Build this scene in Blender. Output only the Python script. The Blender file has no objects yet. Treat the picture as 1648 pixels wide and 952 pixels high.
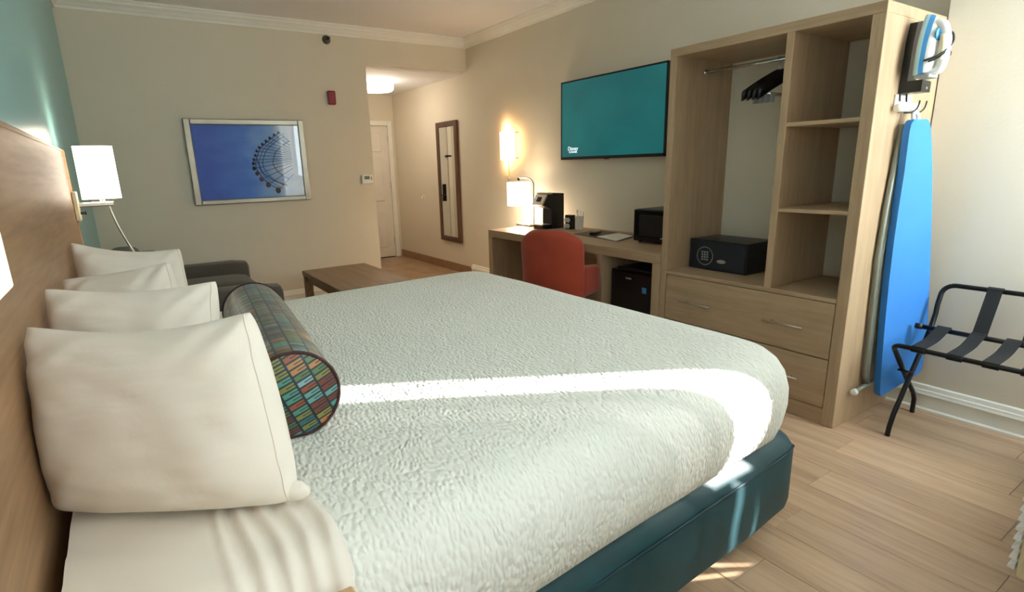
import bpy, bmesh, math, random
from mathutils import Vector, Matrix, noise
sc = bpy.context.scene
COL = sc.collection
random.seed(7)
PI = math.pi

# ------------------------------------------------------------------ camera
cam_d = bpy.data.cameras.new('camera')
cam = bpy.data.objects.new('camera', cam_d)
COL.objects.link(cam)
CR, CU, CF = Vector((0.83333, -0.55203, -0.02867)), Vector((0.15776, 0.18781, 0.96945)), Vector((0.52979, 0.8124, -0.24359))
m = Matrix((CR, CU, -CF)).transposed().to_4x4()
m.translation = Vector((0.21, -0.1426, 1.3426))
cam.matrix_world = m
cam_d.sensor_width = 36.0
cam_d.lens = 36.0 * 886.1 / 1648.0
cam_d.shift_x = 0.0184
cam_d.shift_y = 0.00747
cam_d.clip_start = 0.02
sc.camera = cam

# ------------------------------------------------------------------ light and exposure
world = bpy.data.worlds.new('sky')
sc.world = world
world.use_nodes = True
wn = world.node_tree.nodes
wl = world.node_tree.links
wn.clear()
w_out = wn.new('ShaderNodeOutputWorld')
w_bg = wn.new('ShaderNodeBackground')
w_bg.inputs['Color'].default_value = (0.82, 0.95, 1.0, 1)
w_bg.inputs['Strength'].default_value = 15.5
wl.new(w_bg.outputs[0], w_out.inputs[0])

SUN_AZ, SUN_EL = math.radians(29.5), math.radians(25.0)
sun_d = bpy.data.lights.new('sun', 'SUN')
sun_d.energy = 22.0
sun_d.angle = math.radians(0.6)
sun_d.color = (1.0, 0.97, 0.91)
sun = bpy.data.objects.new('sun', sun_d)
COL.objects.link(sun)
sdir = Vector((-math.cos(SUN_AZ) * math.cos(SUN_EL), math.sin(SUN_AZ) * math.cos(SUN_EL), -math.sin(SUN_EL)))
sun.rotation_euler = sdir.to_track_quat('-Z', 'Y').to_euler()
sun.location = (6, -3, 4)

portal2_d = bpy.data.lights.new('added_window_daylight', 'AREA')  # portal guiding sky light through the added second window
portal2_d.shape = 'RECTANGLE'
portal2_d.size, portal2_d.size_y = 1.16, 1.62
portal2_d.cycles.is_portal = True
portal2 = bpy.data.objects.new('added_window_daylight', portal2_d)
COL.objects.link(portal2)
portal2.location = (0.82, -0.27, 1.64)
portal2.rotation_euler = (math.radians(90), 0, 0)
portal_d = bpy.data.lights.new('window_daylight', 'AREA')
portal_d.shape = 'RECTANGLE'
portal_d.size, portal_d.size_y = 0.66, 1.62
portal_d.cycles.is_portal = True
portal = bpy.data.objects.new('window_daylight', portal_d)
COL.objects.link(portal)
portal.location = (3.285, -0.27, 1.64)
portal.rotation_euler = (math.radians(90), 0, 0)

vs = sc.view_settings
vs.view_transform = 'Standard'
vs.look = 'None'
vs.gamma = 1.0
vs.use_curve_mapping = False
vs.exposure = 0.58
sc.cycles.max_bounces = 10
sc.cycles.diffuse_bounces = 6
sc.cycles.glossy_bounces = 4
sc.cycles.transmission_bounces = 6
sc.cycles.sample_clamp_indirect = 6.0
sc.cycles.caustics_reflective = False
sc.cycles.caustics_refractive = False


# ------------------------------------------------------------------ materials
def lin(c):
    def f(v):
        v /= 255.0
        return v / 12.92 if v <= 0.04045 else ((v + 0.055) / 1.055) ** 2.4
    return (f(c[0]), f(c[1]), f(c[2]), 1.0)


def base_mat(name):
    mt = bpy.data.materials.new(name)
    mt.use_nodes = True
    nt = mt.node_tree
    bs = nt.nodes['Principled BSDF']
    return mt, nt, bs


def coords(nt, scale=(1, 1, 1), rot=(0, 0, 0), kind='Object'):
    tc = nt.nodes.new('ShaderNodeTexCoord')
    mp = nt.nodes.new('ShaderNodeMapping')
    mp.inputs['Scale'].default_value = scale
    mp.inputs['Rotation'].default_value = rot
    nt.links.new(tc.outputs[kind], mp.inputs[0])
    return mp.outputs[0]


def tex_noise(nt, vec, scale, detail=3.0, rough=0.5, dist=0.0):
    n = nt.nodes.new('ShaderNodeTexNoise')
    n.inputs['Scale'].default_value = scale
    n.inputs['Detail'].default_value = detail
    n.inputs['Roughness'].default_value = rough
    n.inputs['Distortion'].default_value = dist
    if vec is not None:
        nt.links.new(vec, n.inputs['Vector'])
    return n.outputs['Fac']


def ramp(nt, fac, stops, interp='LINEAR'):
    r = nt.nodes.new('ShaderNodeValToRGB')
    r.color_ramp.interpolation = interp
    el = r.color_ramp.elements
    while len(el) < len(stops):
        el.new(0.5)
    for e, (p, c) in zip(el, stops):
        e.position = p
        e.color = c
    nt.links.new(fac, r.inputs[0])
    return r.outputs[0]


def bump(nt, bs, height, strength=0.3, dist=0.002):
    b = nt.nodes.new('ShaderNodeBump')
    b.inputs['Strength'].default_value = strength
    b.inputs['Distance'].default_value = dist
    nt.links.new(height, b.inputs['Height'])
    nt.links.new(b.outputs[0], bs.inputs['Normal'])


def plain(name, rgb, rough=0.5, metal=0.0, spec=0.5, var=0.06, vscale=9.0, bstr=0.0, bscale=200.0, bdist=0.001, coat=0.0, sheen=0.0):
    mt, nt, bs = base_mat(name)
    c = lin(rgb)
    v = coords(nt)
    n = tex_noise(nt, v, vscale, 3.0)
    lo = tuple(x * (1 - var) for x in c[:3]) + (1,)
    hi = tuple(min(1.0, x * (1 + var)) for x in c[:3]) + (1,)
    nt.links.new(ramp(nt, n, [(0.3, lo), (0.7, hi)]), bs.inputs['Base Color'])
    bs.inputs['Roughness'].default_value = rough
    bs.inputs['Metallic'].default_value = metal
    bs.inputs['Specular IOR Level'].default_value = spec
    bs.inputs['Coat Weight'].default_value = coat
    bs.inputs['Sheen Weight'].default_value = sheen
    if bstr:
        bump(nt, bs, tex_noise(nt, v, bscale, 2.0), bstr, bdist)
    return mt


def wood(name, rgb_a, rgb_b, axis='y', rough=0.45, fine=1.0, spec=0.4, bstr=0.08, per_object=0.0):
    mt, nt, bs = base_mat(name)
    k = {'x': (0.06, 1, 1), 'y': (1, 0.06, 1), 'z': (1, 1, 0.06)}[axis]
    v = coords(nt, tuple(q * 1.0 for q in k))
    if per_object:
        oi = nt.nodes.new('ShaderNodeObjectInfo')
        sc_ = nt.nodes.new('ShaderNodeVectorMath')
        sc_.operation = 'SCALE'
        cmb = nt.nodes.new('ShaderNodeCombineXYZ')
        for i in range(3):
            nt.links.new(oi.outputs['Random'], cmb.inputs[i])
        nt.links.new(cmb.outputs[0], sc_.inputs[0])
        sc_.inputs['Scale'].default_value = 37.0
        ad = nt.nodes.new('ShaderNodeVectorMath')
        ad.operation = 'ADD'
        nt.links.new(v, ad.inputs[0])
        nt.links.new(sc_.outputs[0], ad.inputs[1])
        v = ad.outputs[0]
    n1 = tex_noise(nt, v, 14.0 * fine, 5.0, 0.6, 0.6)
    n2 = tex_noise(nt, v, 90.0 * fine, 3.0, 0.6, 0.2)
    mx = nt.nodes.new('ShaderNodeMath')
    mx.operation = 'MULTIPLY_ADD'
    mx.inputs[1].default_value = 0.45
    nt.links.new(n2, mx.inputs[0])
    ml = nt.nodes.new('ShaderNodeMath')
    ml.operation = 'MULTIPLY'
    ml.inputs[1].default_value = 0.6
    nt.links.new(n1, ml.inputs[0])
    nt.links.new(ml.outputs[0], mx.inputs[2])
    col = ramp(nt, mx.outputs[0], [(0.36, lin(rgb_b)), (0.62, lin(rgb_a))])
    if per_object:
        hs = nt.nodes.new('ShaderNodeHueSaturation')
        mr = nt.nodes.new('ShaderNodeMapRange')
        mr.inputs['To Min'].default_value = 1.0 - per_object
        mr.inputs['To Max'].default_value = 1.0 + per_object
        nt.links.new(oi.outputs['Random'], mr.inputs[0])
        nt.links.new(mr.outputs[0], hs.inputs['Value'])
        nt.links.new(col, hs.inputs['Color'])
        col = hs.outputs[0]
    nt.links.new(col, bs.inputs['Base Color'])
    bs.inputs['Roughness'].default_value = rough
    bs.inputs['Specular IOR Level'].default_value = spec
    if bstr:
        bump(nt, bs, mx.outputs[0], bstr, 0.001)
    return mt


def glow(name, rgb, strength, lin_col=None):
    mt, nt, bs = base_mat(name)
    c = lin_col or lin(rgb)
    bs.inputs['Base Color'].default_value = (0.8, 0.78, 0.72, 1)
    bs.inputs['Roughness'].default_value = 0.6
    bs.inputs['Emission Color'].default_value = c
    bs.inputs['Emission Strength'].default_value = strength
    return mt


def wall_paint(name, rgb, rough=0.75, spec=0.25, bstr=0.25):
    mt, nt, bs = base_mat(name)
    v = coords(nt)
    n = tex_noise(nt, v, 2.0, 3.0)
    c = lin(rgb)
    lo = tuple(x * 0.97 for x in c[:3]) + (1,)
    nt.links.new(ramp(nt, n, [(0.3, lo), (0.7, c)]), bs.inputs['Base Color'])
    bs.inputs['Roughness'].default_value = rough
    bs.inputs['Specular IOR Level'].default_value = spec
    bump(nt, bs, tex_noise(nt, v, 70.0, 3.0, 0.55), bstr, 0.003)
    return mt


M = {}
M['beige'] = wall_paint('beige_orange_peel_paint', (222, 213, 194))
M['teal_wall'] = wall_paint('teal_satin_paint', (134, 186, 190), rough=0.33, spec=0.5, bstr=0.06)
M['ceil'] = wall_paint('ceiling_paint', (238, 237, 238), bstr=0.35)
M['trim'] = plain('white_trim_paint', (238, 236, 226), 0.4, var=0.02)
M['oak_y'] = wood('light_oak_across', (184, 158, 127), (166, 140, 110), 'y')
M['oak_z'] = wood('light_oak_upright', (186, 160, 129), (168, 142, 112), 'z')
M['oak_x'] = wood('light_oak_deep', (186, 160, 128), (160, 134, 104), 'x')
M['head'] = wood('headboard_veneer', (166, 132, 98), (134, 102, 72), 'y', rough=0.42, fine=0.6, spec=0.4, bstr=0.03)
M['walnut'] = wood('brown_table_wood', (150, 118, 88), (118, 90, 64), 'y', rough=0.4)
M['plank'] = wood('vinyl_plank', (200, 170, 140), (166, 136, 108), 'y', rough=0.36, fine=0.55, spec=0.5, bstr=0.05, per_object=0.10)
M['nightwood'] = wood('nightstand_oak', (208, 172, 128), (182, 146, 104), 'x')
M['mirrorwood'] = wood('dark_frame_wood', (98, 68, 52), (68, 46, 36), 'z', rough=0.4)
M['tile'] = plain('brown_stone_tile', (160, 132, 102), 0.35, var=0.22, vscale=5.0)
M['tilebase'] = plain('brown_tile_base', (150, 116, 88), 0.45, var=0.12, vscale=12.0)
M['grout'] = plain('floor_underlay', (96, 76, 58), 0.9)
M['black'] = plain('black_plastic', (16, 17, 19), 0.35, var=0.1)
M['blackgloss'] = plain('black_gloss', (8, 9, 12), 0.12, var=0.1)
M['blackmetal'] = plain('black_powder_coat', (11, 12, 14), 0.32, metal=0.3)
M['strap'] = plain('black_webbing', (13, 15, 17), 0.8, bstr=0.4, bscale=600.0)
M['navysteel'] = plain('dark_navy_steel', (20, 28, 40), 0.38, var=0.1)
M['steel'] = plain('brushed_nickel', (196, 192, 184), 0.3, metal=1.0)
M['chrome'] = plain('chrome', (215, 215, 215), 0.12, metal=1.0)
M['silverframe'] = plain('silver_leaf_frame', (158, 151, 136), 0.34, metal=0.9)
M['sprinklermetal'] = plain('aged_brass', (104, 96, 80), 0.4, metal=0.6)
M['white'] = plain('white_plastic', (236, 236, 232), 0.35, var=0.02)
M['grey'] = plain('grey_plastic', (150, 152, 150), 0.4)
M['greymetal'] = plain('grey_green_tube', (128, 130, 118), 0.35, metal=0.2)
M['blue'] = plain('blue_ironing_cover', (54, 130, 214), 0.7, var=0.03)
M['ironblue'] = plain('blue_iron_shell', (70, 150, 215), 0.25)
M['paleblue'] = plain('pale_blue_iron_skirt', (170, 214, 226), 0.3)
M['cream'] = plain('cream_iron_grip', (226, 214, 180), 0.5)
M['orange'] = plain('burnt_orange_upholstery', (158, 54, 26), 0.75, var=0.08, bstr=0.2, bscale=350.0, sheen=0.2)
M['sofa'] = plain('charcoal_brown_tweed', (84, 79, 71), 0.95, var=0.25, vscale=160.0, bstr=0.5, bscale=380.0, sheen=0.15)
M['teal'] = plain('dark_teal_fabric', (5, 60, 68), 0.6, var=0.12, vscale=14.0, bstr=0.15, bscale=300.0, sheen=0.02)
M['tealseam'] = plain('teal_seam', (4, 48, 58), 0.7)
M['red'] = plain('red_plastic', (140, 18, 28), 0.35)
M['leather'] = plain('brown_leather', (66, 42, 32), 0.45)
M['paper'] = plain('white_paper', (236, 232, 222), 0.8, var=0.02)
M['tan'] = plain('tan_paper', (180, 150, 110), 0.8)
M['shade'] = glow('lit_lamp_shade', (255, 240, 220), 3.6)
M['shade_near'] = glow('lit_lamp_shade_near', (255, 236, 204), 0.55)
M['bulb'] = glow('lit_bulb', (255, 220, 170), 14.0)
M['hall'] = glow('lit_hall_drum', (255, 240, 222), 4.5)
M['sconce'] = glow('lit_sconce_glass', (255, 206, 140), 3.2)
M['logo'] = glow('screen_white', (225, 240, 250), 0.9)
M['lcd'] = plain('lcd_grey_green', (120, 128, 112), 0.2)
M['door'] = plain('white_door_paint', (226, 220, 208), 0.45, var=0.02)
M['bluelabel'] = plain('blue_energy_label', (60, 130, 190), 0.4)
M['mirror'] = plain('mirror_glass', (235, 238, 236), 0.02, metal=1.0, var=0.0)
M['ground'] = plain('outdoor_ground', (150, 150, 140), 0.9)


def make_cotton(name, rgb, bstr, scale):
    mt, nt, bs = base_mat(name)
    v = coords(nt, (1, 1, 1))
    c = lin(rgb)
    lo = tuple(x * 0.97 for x in c[:3]) + (1,)
    nt.links.new(ramp(nt, tex_noise(nt, v, 5.0), [(0.3, lo), (0.7, c)]), bs.inputs['Base Color'])
    bs.inputs['Roughness'].default_value = 0.85
    bs.inputs['Sheen Weight'].default_value = 0.15
    bs.inputs['Specular IOR Level'].default_value = 0.2
    h = tex_noise(nt, v, scale, 4.0, 0.6, 1.2)
    bump(nt, bs, h, bstr, 0.006)
    return mt


M['cotton'] = make_cotton('white_cotton', (238, 230, 218), 0.22, 9.0)
M['sheet'] = make_cotton('white_sheet', (238, 231, 220), 0.2, 12.0)


def make_matelasse():
    mt, nt, bs = base_mat('white_matelasse')
    bs.inputs['Base Color'].default_value = lin((233, 234, 226))
    bs.inputs['Roughness'].default_value = 0.85
    bs.inputs['Specular IOR Level'].default_value = 0.2
    bs.inputs['Sheen Weight'].default_value = 0.1
    v = coords(nt, (1.0, 1.0, 1.0), (0, 0, math.radians(10)))
    nz = nt.nodes.new('ShaderNodeTexNoise')
    nz.inputs['Scale'].default_value = 7.0
    nz.inputs['Detail'].default_value = 2.0
    nt.links.new(v, nz.inputs['Vector'])
    ad = nt.nodes.new('ShaderNodeVectorMath')
    ad.operation = 'MULTIPLY_ADD'
    ad.inputs[1].default_value = (0.045, 0.045, 0.045)
    nt.links.new(nz.outputs['Color'], ad.inputs[0])
    nt.links.new(v, ad.inputs[2])
    mp = nt.nodes.new('ShaderNodeMapping')
    mp.inputs['Scale'].default_value = (1.0, 0.58, 0.52)
    nt.links.new(ad.outputs[0], mp.inputs[0])
    vo = nt.nodes.new('ShaderNodeTexVoronoi')
    vo.feature = 'SMOOTH_F1'
    vo.inputs['Scale'].default_value = 95.0
    vo.inputs['Randomness'].default_value = 0.8
    vo.inputs['Smoothness'].default_value = 0.45
    nt.links.new(mp.outputs[0], vo.inputs['Vector'])
    inv = nt.nodes.new('ShaderNodeMath')
    inv.operation = 'SUBTRACT'
    inv.inputs[0].default_value = 1.0
    nt.links.new(vo.outputs['Distance'], inv.inputs[1])
    bump(nt, bs, inv.outputs[0], 0.75, 0.0085)
    return mt


M['matelasse'] = make_matelasse()


def make_bolster(name, su, sv, slant):
    """rows of short coloured dashes on a dark teal ground, split by thin dark lines; UVs in metres"""
    mt, nt, bs = base_mat(name)
    L, N = nt.links, nt.nodes

    def math_n(op, a, b=None, c=None):
        n = N.new('ShaderNodeMath')
        n.operation = op
        for i, x in enumerate((a, b, c)):
            if x is None:
                continue
            if isinstance(x, (int, float)):
                n.inputs[i].default_value = x
            else:
                L.new(x, n.inputs[i])
        return n.outputs[0]
    uv = N.new('ShaderNodeUVMap')
    sep = N.new('ShaderNodeSeparateXYZ')
    L.new(uv.outputs[0], sep.inputs[0])
    U, V = sep.outputs[0], sep.outputs[1]
    V2 = math_n('ADD', V, math_n('MULTIPLY', U, slant))
    cu = math_n('MULTIPLY', U, 1.0 / su)
    cv = math_n('MULTIPLY', V2, 1.0 / sv)
    col_i = math_n('FLOOR', cu)
    sh = math_n('ADD', cv, math_n('MULTIPLY', math_n('MODULO', col_i, 2.0), 0.5))
    row_i = math_n('FLOOR', sh)
    fu, fv = math_n('FRACT', cu), math_n('FRACT', sh)
    cmb = N.new('ShaderNodeCombineXYZ')
    L.new(col_i, cmb.inputs[0])
    L.new(row_i, cmb.inputs[1])
    wn_ = N.new('ShaderNodeTexWhiteNoise')
    wn_.noise_dimensions = '2D'
    L.new(cmb.outputs[0], wn_.inputs['Vector'])
    cols = [(72, 136, 122), (36, 98, 104), (122, 122, 58), (140, 72, 40), (96, 148, 142), (106, 46, 32), (76, 108, 70), (166, 116, 60), (126, 162, 170)]
    stops = [(i / len(cols), lin(c)) for i, c in enumerate(cols)]
    colr = ramp(nt, wn_.outputs['Value'], stops, 'CONSTANT')
    # dark gaps: column lines, row lines and a little slit inside each dash
    g1 = math_n('LESS_THAN', fu, 0.13)
    g2 = math_n('LESS_THAN', fv, 0.26)
    slit = math_n('MULTIPLY', math_n('LESS_THAN', math_n('ABSOLUTE', math_n('SUBTRACT', fv, 0.62)), 0.07), math_n('GREATER_THAN', fu, 0.5))
    g = math_n('MAXIMUM', math_n('MAXIMUM', g1, g2), slit)
    mix = N.new('ShaderNodeMix')
    mix.data_type = 'RGBA'
    L.new(g, mix.inputs['Factor'])
    L.new(colr, mix.inputs['A'])
    mix.inputs['B'].default_value = lin((8, 34, 44))
    L.new(mix.outputs['Result'], bs.inputs['Base Color'])
    bs.inputs['Roughness'].default_value = 0.42
    bs.inputs['Specular IOR Level'].default_value = 0.6
    bs.inputs['Sheen Weight'].default_value = 0.12
    h = math_n('SUBTRACT', 1.0, g)
    bump(nt, bs, h, 0.35, 0.0015)
    return mt


M['bolster'] = make_bolster('woven_dash_fabric', 0.040, 0.0125, 0.0)
M['bolstercap'] = make_bolster('woven_dash_fabric_cap', 0.043, 0.0165, 0.0)
M['piping'] = plain('rust_and_black_piping', (64, 30, 28), 0.7, var=0.5, vscale=220.0)


def make_sheer(name, tl, clear):
    mt = bpy.data.materials.new(name)
    mt.use_nodes = True
    nt = mt.node_tree
    nt.nodes.clear()
    out = nt.nodes.new('ShaderNodeOutputMaterial')
    d = nt.nodes.new('ShaderNodeBsdfDiffuse')
    t = nt.nodes.new('ShaderNodeBsdfTranslucent')
    tr = nt.nodes.new('ShaderNodeBsdfTransparent')
    mx = nt.nodes.new('ShaderNodeMixShader')
    mx2 = nt.nodes.new('ShaderNodeMixShader')
    d.inputs[0].default_value = (0.86, 0.86, 0.84, 1)
    t.inputs[0].default_value = (tl, tl, tl * 0.98, 1)
    mx.inputs[0].default_value = 0.62
    mx2.inputs[0].default_value = clear
    nt.links.new(d.outputs[0], mx.inputs[1])
    nt.links.new(t.outputs[0], mx.inputs[2])
    nt.links.new(mx.outputs[0], mx2.inputs[1])
    nt.links.new(tr.outputs[0], mx2.inputs[2])
    nt.links.new(mx2.outputs[0], out.inputs[0])
    return mt


M['sheer'] = make_sheer('white_sheer_curtain', 0.80, 0.025)
M['sheer_dimming'] = make_sheer('dimming_sheer_by_the_bed', 0.22, 0.0)  # low translucency dims the added second window


def make_print():
    """the blue sky of the framed print: flat print, colour only"""
    mt, nt, bs = base_mat('printed_sky')
    v = coords(nt)
    sp = nt.nodes.new('ShaderNodeSeparateXYZ')
    nt.links.new(v, sp.inputs[0])
    n = tex_noise(nt, coords(nt, (1, 1, 2.4)), 3.2, 3.0, 0.5)
    a = nt.nodes.new('ShaderNodeMath')
    a.operation = 'MULTIPLY_ADD'
    a.inputs[1].default_value = 0.9
    a.inputs[2].default_value = 0.37
    nt.links.new(sp.outputs[0], a.inputs[0])
    b = nt.nodes.new('ShaderNodeMath')
    b.operation = 'MULTIPLY_ADD'
    b.inputs[1].default_value = 0.42
    nt.links.new(n, b.inputs[0])
    nt.links.new(a.outputs[0], b.inputs[2])
    col = ramp(nt, b.outputs[0], [(0.25, lin((30, 84, 196))), (0.55, lin((52, 118, 218))), (0.76, lin((120, 168, 226))), (0.94, lin((190, 204, 226)))])
    nt.links.new(col, bs.inputs['Base Color'])
    bs.inputs['Roughness'].default_value = 0.5
    return mt


M['print'] = make_print()
M['printdark'] = plain('print_ink_dark', (26, 30, 54), 0.9, spec=0.05)
M['printbrown'] = plain('print_ink_brown', (60, 44, 46), 0.6)
M['printgrey'] = plain('print_ink_grey', (48, 56, 96), 0.9, spec=0.05)


def make_glass(name, ior=1.5):
    mt = bpy.data.materials.new(name)
    mt.use_nodes = True
    nt = mt.node_tree
    nt.nodes.clear()
    out = nt.nodes.new('ShaderNodeOutputMaterial')
    tr = nt.nodes.new('ShaderNodeBsdfTransparent')
    gl = nt.nodes.new('ShaderNodeBsdfGlossy')
    gl.inputs['Roughness'].default_value = 0.02
    fr = nt.nodes.new('ShaderNodeFresnel')
    fr.inputs['IOR'].default_value = ior
    mx = nt.nodes.new('ShaderNodeMixShader')
    geo = nt.nodes.new('ShaderNodeNewGeometry')
    front = nt.nodes.new('ShaderNodeMath')
    front.operation = 'SUBTRACT'
    front.inputs[0].default_value = 1.0
    nt.links.new(geo.outputs['Backfacing'], front.inputs[1])
    fm = nt.nodes.new('ShaderNodeMath')
    fm.operation = 'MULTIPLY'
    nt.links.new(fr.outputs[0], fm.inputs[0])
    nt.links.new(front.outputs[0], fm.inputs[1])
    nt.links.new(fm.outputs[0], mx.inputs[0])
    nt.links.new(tr.outputs[0], mx.inputs[1])
    nt.links.new(gl.outputs[0], mx.inputs[2])
    nt.links.new(mx.outputs[0], out.inputs[0])
    return mt


M['glass'] = make_glass('clear_glass')
M['printglass'] = make_glass('picture_glass', 1.5)


def make_screen():
    mt, nt, bs = base_mat('lit_tv_screen')
    v = coords(nt)
    n = tex_noise(nt, v, 2.2, 2.0)
    col = ramp(nt, n, [(0.3, lin((10, 84, 86))), (0.7, lin((16, 100, 98)))])
    bs.inputs['Base Color'].default_value = (0.01, 0.012, 0.014, 1)
    bs.inputs['Roughness'].default_value = 0.25
    nt.links.new(col, bs.inputs['Emission Color'])
    bs.inputs['Emission Strength'].default_value = 0.72
    return mt


M['screen'] = make_screen()

# ------------------------------------------------------------------ helpers
WO = {}


def obj(name, bm, mt, parent=None, smooth=False, label=None, auto=None):
    """links a bmesh built in world coordinates as one object; a part is stored relative to its thing's base"""
    off = WO.get(parent.name, Vector()) if parent else Vector()
    if parent:
        bmesh.ops.translate(bm, verts=bm.verts, vec=-off)
    bmesh.ops.recalc_face_normals(bm, faces=bm.faces)
    me = bpy.data.meshes.new(name)
    bm.to_mesh(me)
    bm.free()
    if smooth:
        for p in me.polygons:
            p.use_smooth = True
        if auto is not None:
            me.set_sharp_from_angle(angle=math.radians(auto))
    me.materials.append(M[mt] if isinstance(mt, str) else mt)
    o = bpy.data.objects.new(name, me)
    COL.objects.link(o)
    if parent:
        o.parent = parent
        WO[o.name] = off
    if label:
        o['label'] = label
    return o


def thing(name, label, cat, loc, group=None):
    o = bpy.data.objects.new(name, None)
    o.empty_display_size = 0.05
    COL.objects.link(o)
    o.location = loc
    WO[o.name] = Vector(loc)
    return tag(o, label, cat, group)


def tag(o, label, cat, group=None):
    o['label'] = label
    o['category'] = cat
    if group:
        o['group'] = group
    return o


def struct(name, bm, mt, smooth=False, auto=None):
    o = obj(name, bm, mt, None, smooth, auto=auto)
    o['kind'] = 'structure'
    return o


def B():
    return bmesh.new()


def box(bm, x0, x1, y0, y1, z0, z1, bev=0.0, seg=1):
    r = bmesh.ops.create_cube(bm, size=1.0)
    vs_ = r['verts']
    for v in vs_:
        v.co = Vector(((x0 + x1) / 2 + v.co.x * (x1 - x0), (y0 + y1) / 2 + v.co.y * (y1 - y0), (z0 + z1) / 2 + v.co.z * (z1 - z0)))
    if bev > 0:
        es = list({e for v in vs_ for e in v.link_edges})
        r2 = bmesh.ops.bevel(bm, geom=es, offset=bev, segments=seg, profile=0.5, affect='EDGES')
        return [v for v in r2['verts']]
    return vs_


def bx(*a, **k):
    bm = B()
    box(bm, *a, **k)
    return bm


def smooth_path(pts, n=6):
    P = [Vector(p) for p in pts]
    if len(P) < 3:
        return P
    out = []
    for i in range(len(P) - 1):
        p0 = P[max(i - 1, 0)]
        p1, p2 = P[i], P[i + 1]
        p3 = P[min(i + 2, len(P) - 1)]
        for k in range(n):
            t = k / n
            out.append(0.5 * ((2 * p1) + (-p0 + p2) * t + (2 * p0 - 5 * p1 + 4 * p2 - p3) * t * t + (-p0 + 3 * p1 - 3 * p2 + p3) * t ** 3))
    out.append(P[-1])
    return out


def tube(bm, pts, r, seg=8, curve=0, cap=True, closed=False):
    P = smooth_path(pts, curve) if curve else [Vector(p) for p in pts]
    rings = []
    n = len(P)
    prev = None
    for i in range(n):
        if closed:
            d = (P[(i + 1) % n] - P[i - 1]).normalized()
        else:
            d = (P[min(i + 1, n - 1)] - P[max(i - 1, 0)]).normalized()
        if prev is None:
            up = Vector((0, 0, 1)) if abs(d.z) < 0.9 else Vector((1, 0, 0))
            a = d.cross(up).normalized()
        else:
            a = (prev - d * prev.dot(d)).normalized()
        prev = a
        b = d.cross(a)
        rr = r(i / max(n - 1, 1)) if callable(r) else r
        rings.append([bm.verts.new(P[i] + (a * math.cos(2 * PI * k / seg) + b * math.sin(2 * PI * k / seg)) * rr) for k in range(seg)])
    for i in range(n if closed else n - 1):
        A, C = rings[i], rings[(i + 1) % n]
        for k in range(seg):
            bm.faces.new((A[k], A[(k + 1) % seg], C[(k + 1) % seg], C[k]))
    if cap and not closed:
        bm.faces.new(rings[0][::-1])
        bm.faces.new(rings[-1])


def lathe(bm, prof, c, seg=24, sx=1.0, sy=1.0, cap=True):
    rings = []
    for r, z in prof:
        rings.append([bm.verts.new((c[0] + r * sx * math.cos(2 * PI * k / seg), c[1] + r * sy * math.sin(2 * PI * k / seg), c[2] + z)) for k in range(seg)])
    for A, C in zip(rings, rings[1:]):
        for k in range(seg):
            bm.faces.new((A[k], A[(k + 1) % seg], C[(k + 1) % seg], C[k]))
    if cap:
        bm.faces.new(rings[0][::-1])
        bm.faces.new(rings[-1])


def prism(bm, pts, vec):
    """closed outline (world points) extruded along vec"""
    a = [bm.verts.new(p) for p in pts]
    b = [bm.verts.new(Vector(p) + Vector(vec)) for p in pts]
    n = len(a)
    for i in range(n):
        bm.faces.new((a[i], a[(i + 1) % n], b[(i + 1) % n], b[i]))
    bm.faces.new(a[::-1])
    bm.faces.new(b)


def rrect(hx, hy, r, n=8):
    """rounded rectangle outline"""
    r = min(r, hx * 0.999, hy * 0.999)
    out = []
    for cx, cy, a0 in ((hx - r, hy - r, 0), (-hx + r, hy - r, 90), (-hx + r, -hy + r, 180), (hx - r, -hy + r, 270)):
        for k in range(n + 1):
            a = math.radians(a0 + 90.0 * k / n)
            out.append((cx + r * math.cos(a), cy + r * math.sin(a)))
    return out


def resample(poly, n):
    P = [Vector((p[0], p[1])) for p in poly]
    P.append(P[0])
    d = [0.0]
    for a, b in zip(P, P[1:]):
        d.append(d[-1] + (b - a).length)
    out = []
    j = 0
    for k in range(n):
        t = d[-1] * k / n
        while d[j + 1] < t:
            j += 1
        s = (t - d[j]) / max(d[j + 1] - d[j], 1e-9)
        out.append(P[j].lerp(P[j + 1], s))
    return out


# ------------------------------------------------------------------ room
W, WN = 3.748, 3.63            # right wall by the desk; nearer stretch of it
XL = -0.02                     # headboard wall
YN, YF, YB = -0.22, 5.706, 7.853
ZC, ZH, ZA = 2.735, 2.40, 2.38
XA = 2.527                     # left side of the entry passage
T = 0.12
TN = 0.04

fl = struct('floor', bx(XL - T, W + T, YN - T, YB + T, -0.10, -0.006), 'grout')
pw, pl_ = 0.188, 1.22
plank_cache = {}


def plank_mesh(w, l):
    key = (round(w, 3), round(l, 3))
    if key not in plank_cache:
        bm = B()
        box(bm, -w / 2, w / 2, -l / 2, l / 2, -0.006, 0.0, 0.0016)
        me = bpy.data.meshes.new('plank')
        bm.to_mesh(me)
        bm.free()
        me.materials.append(M['plank'])
        plank_cache[key] = me
    return plank_cache[key]


x = XL
i = 0
YT = 5.74
while x < W - 0.02:
    x1 = min(x + pw, W)
    y = YN - ((i * 0.47) % 1.0) * pl_
    while y < YT:
        a, b = max(y, YN), min(y + pl_, YT)
        if b - a > 0.04:
            o = bpy.data.objects.new('plank', plank_mesh(x1 - x - 0.0012, b - a - 0.0012))
            COL.objects.link(o)
            o.parent = fl
            o.location = ((x + x1) / 2, (a + b) / 2, 0)
        y += pl_
    x = x1
    i += 1
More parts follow.
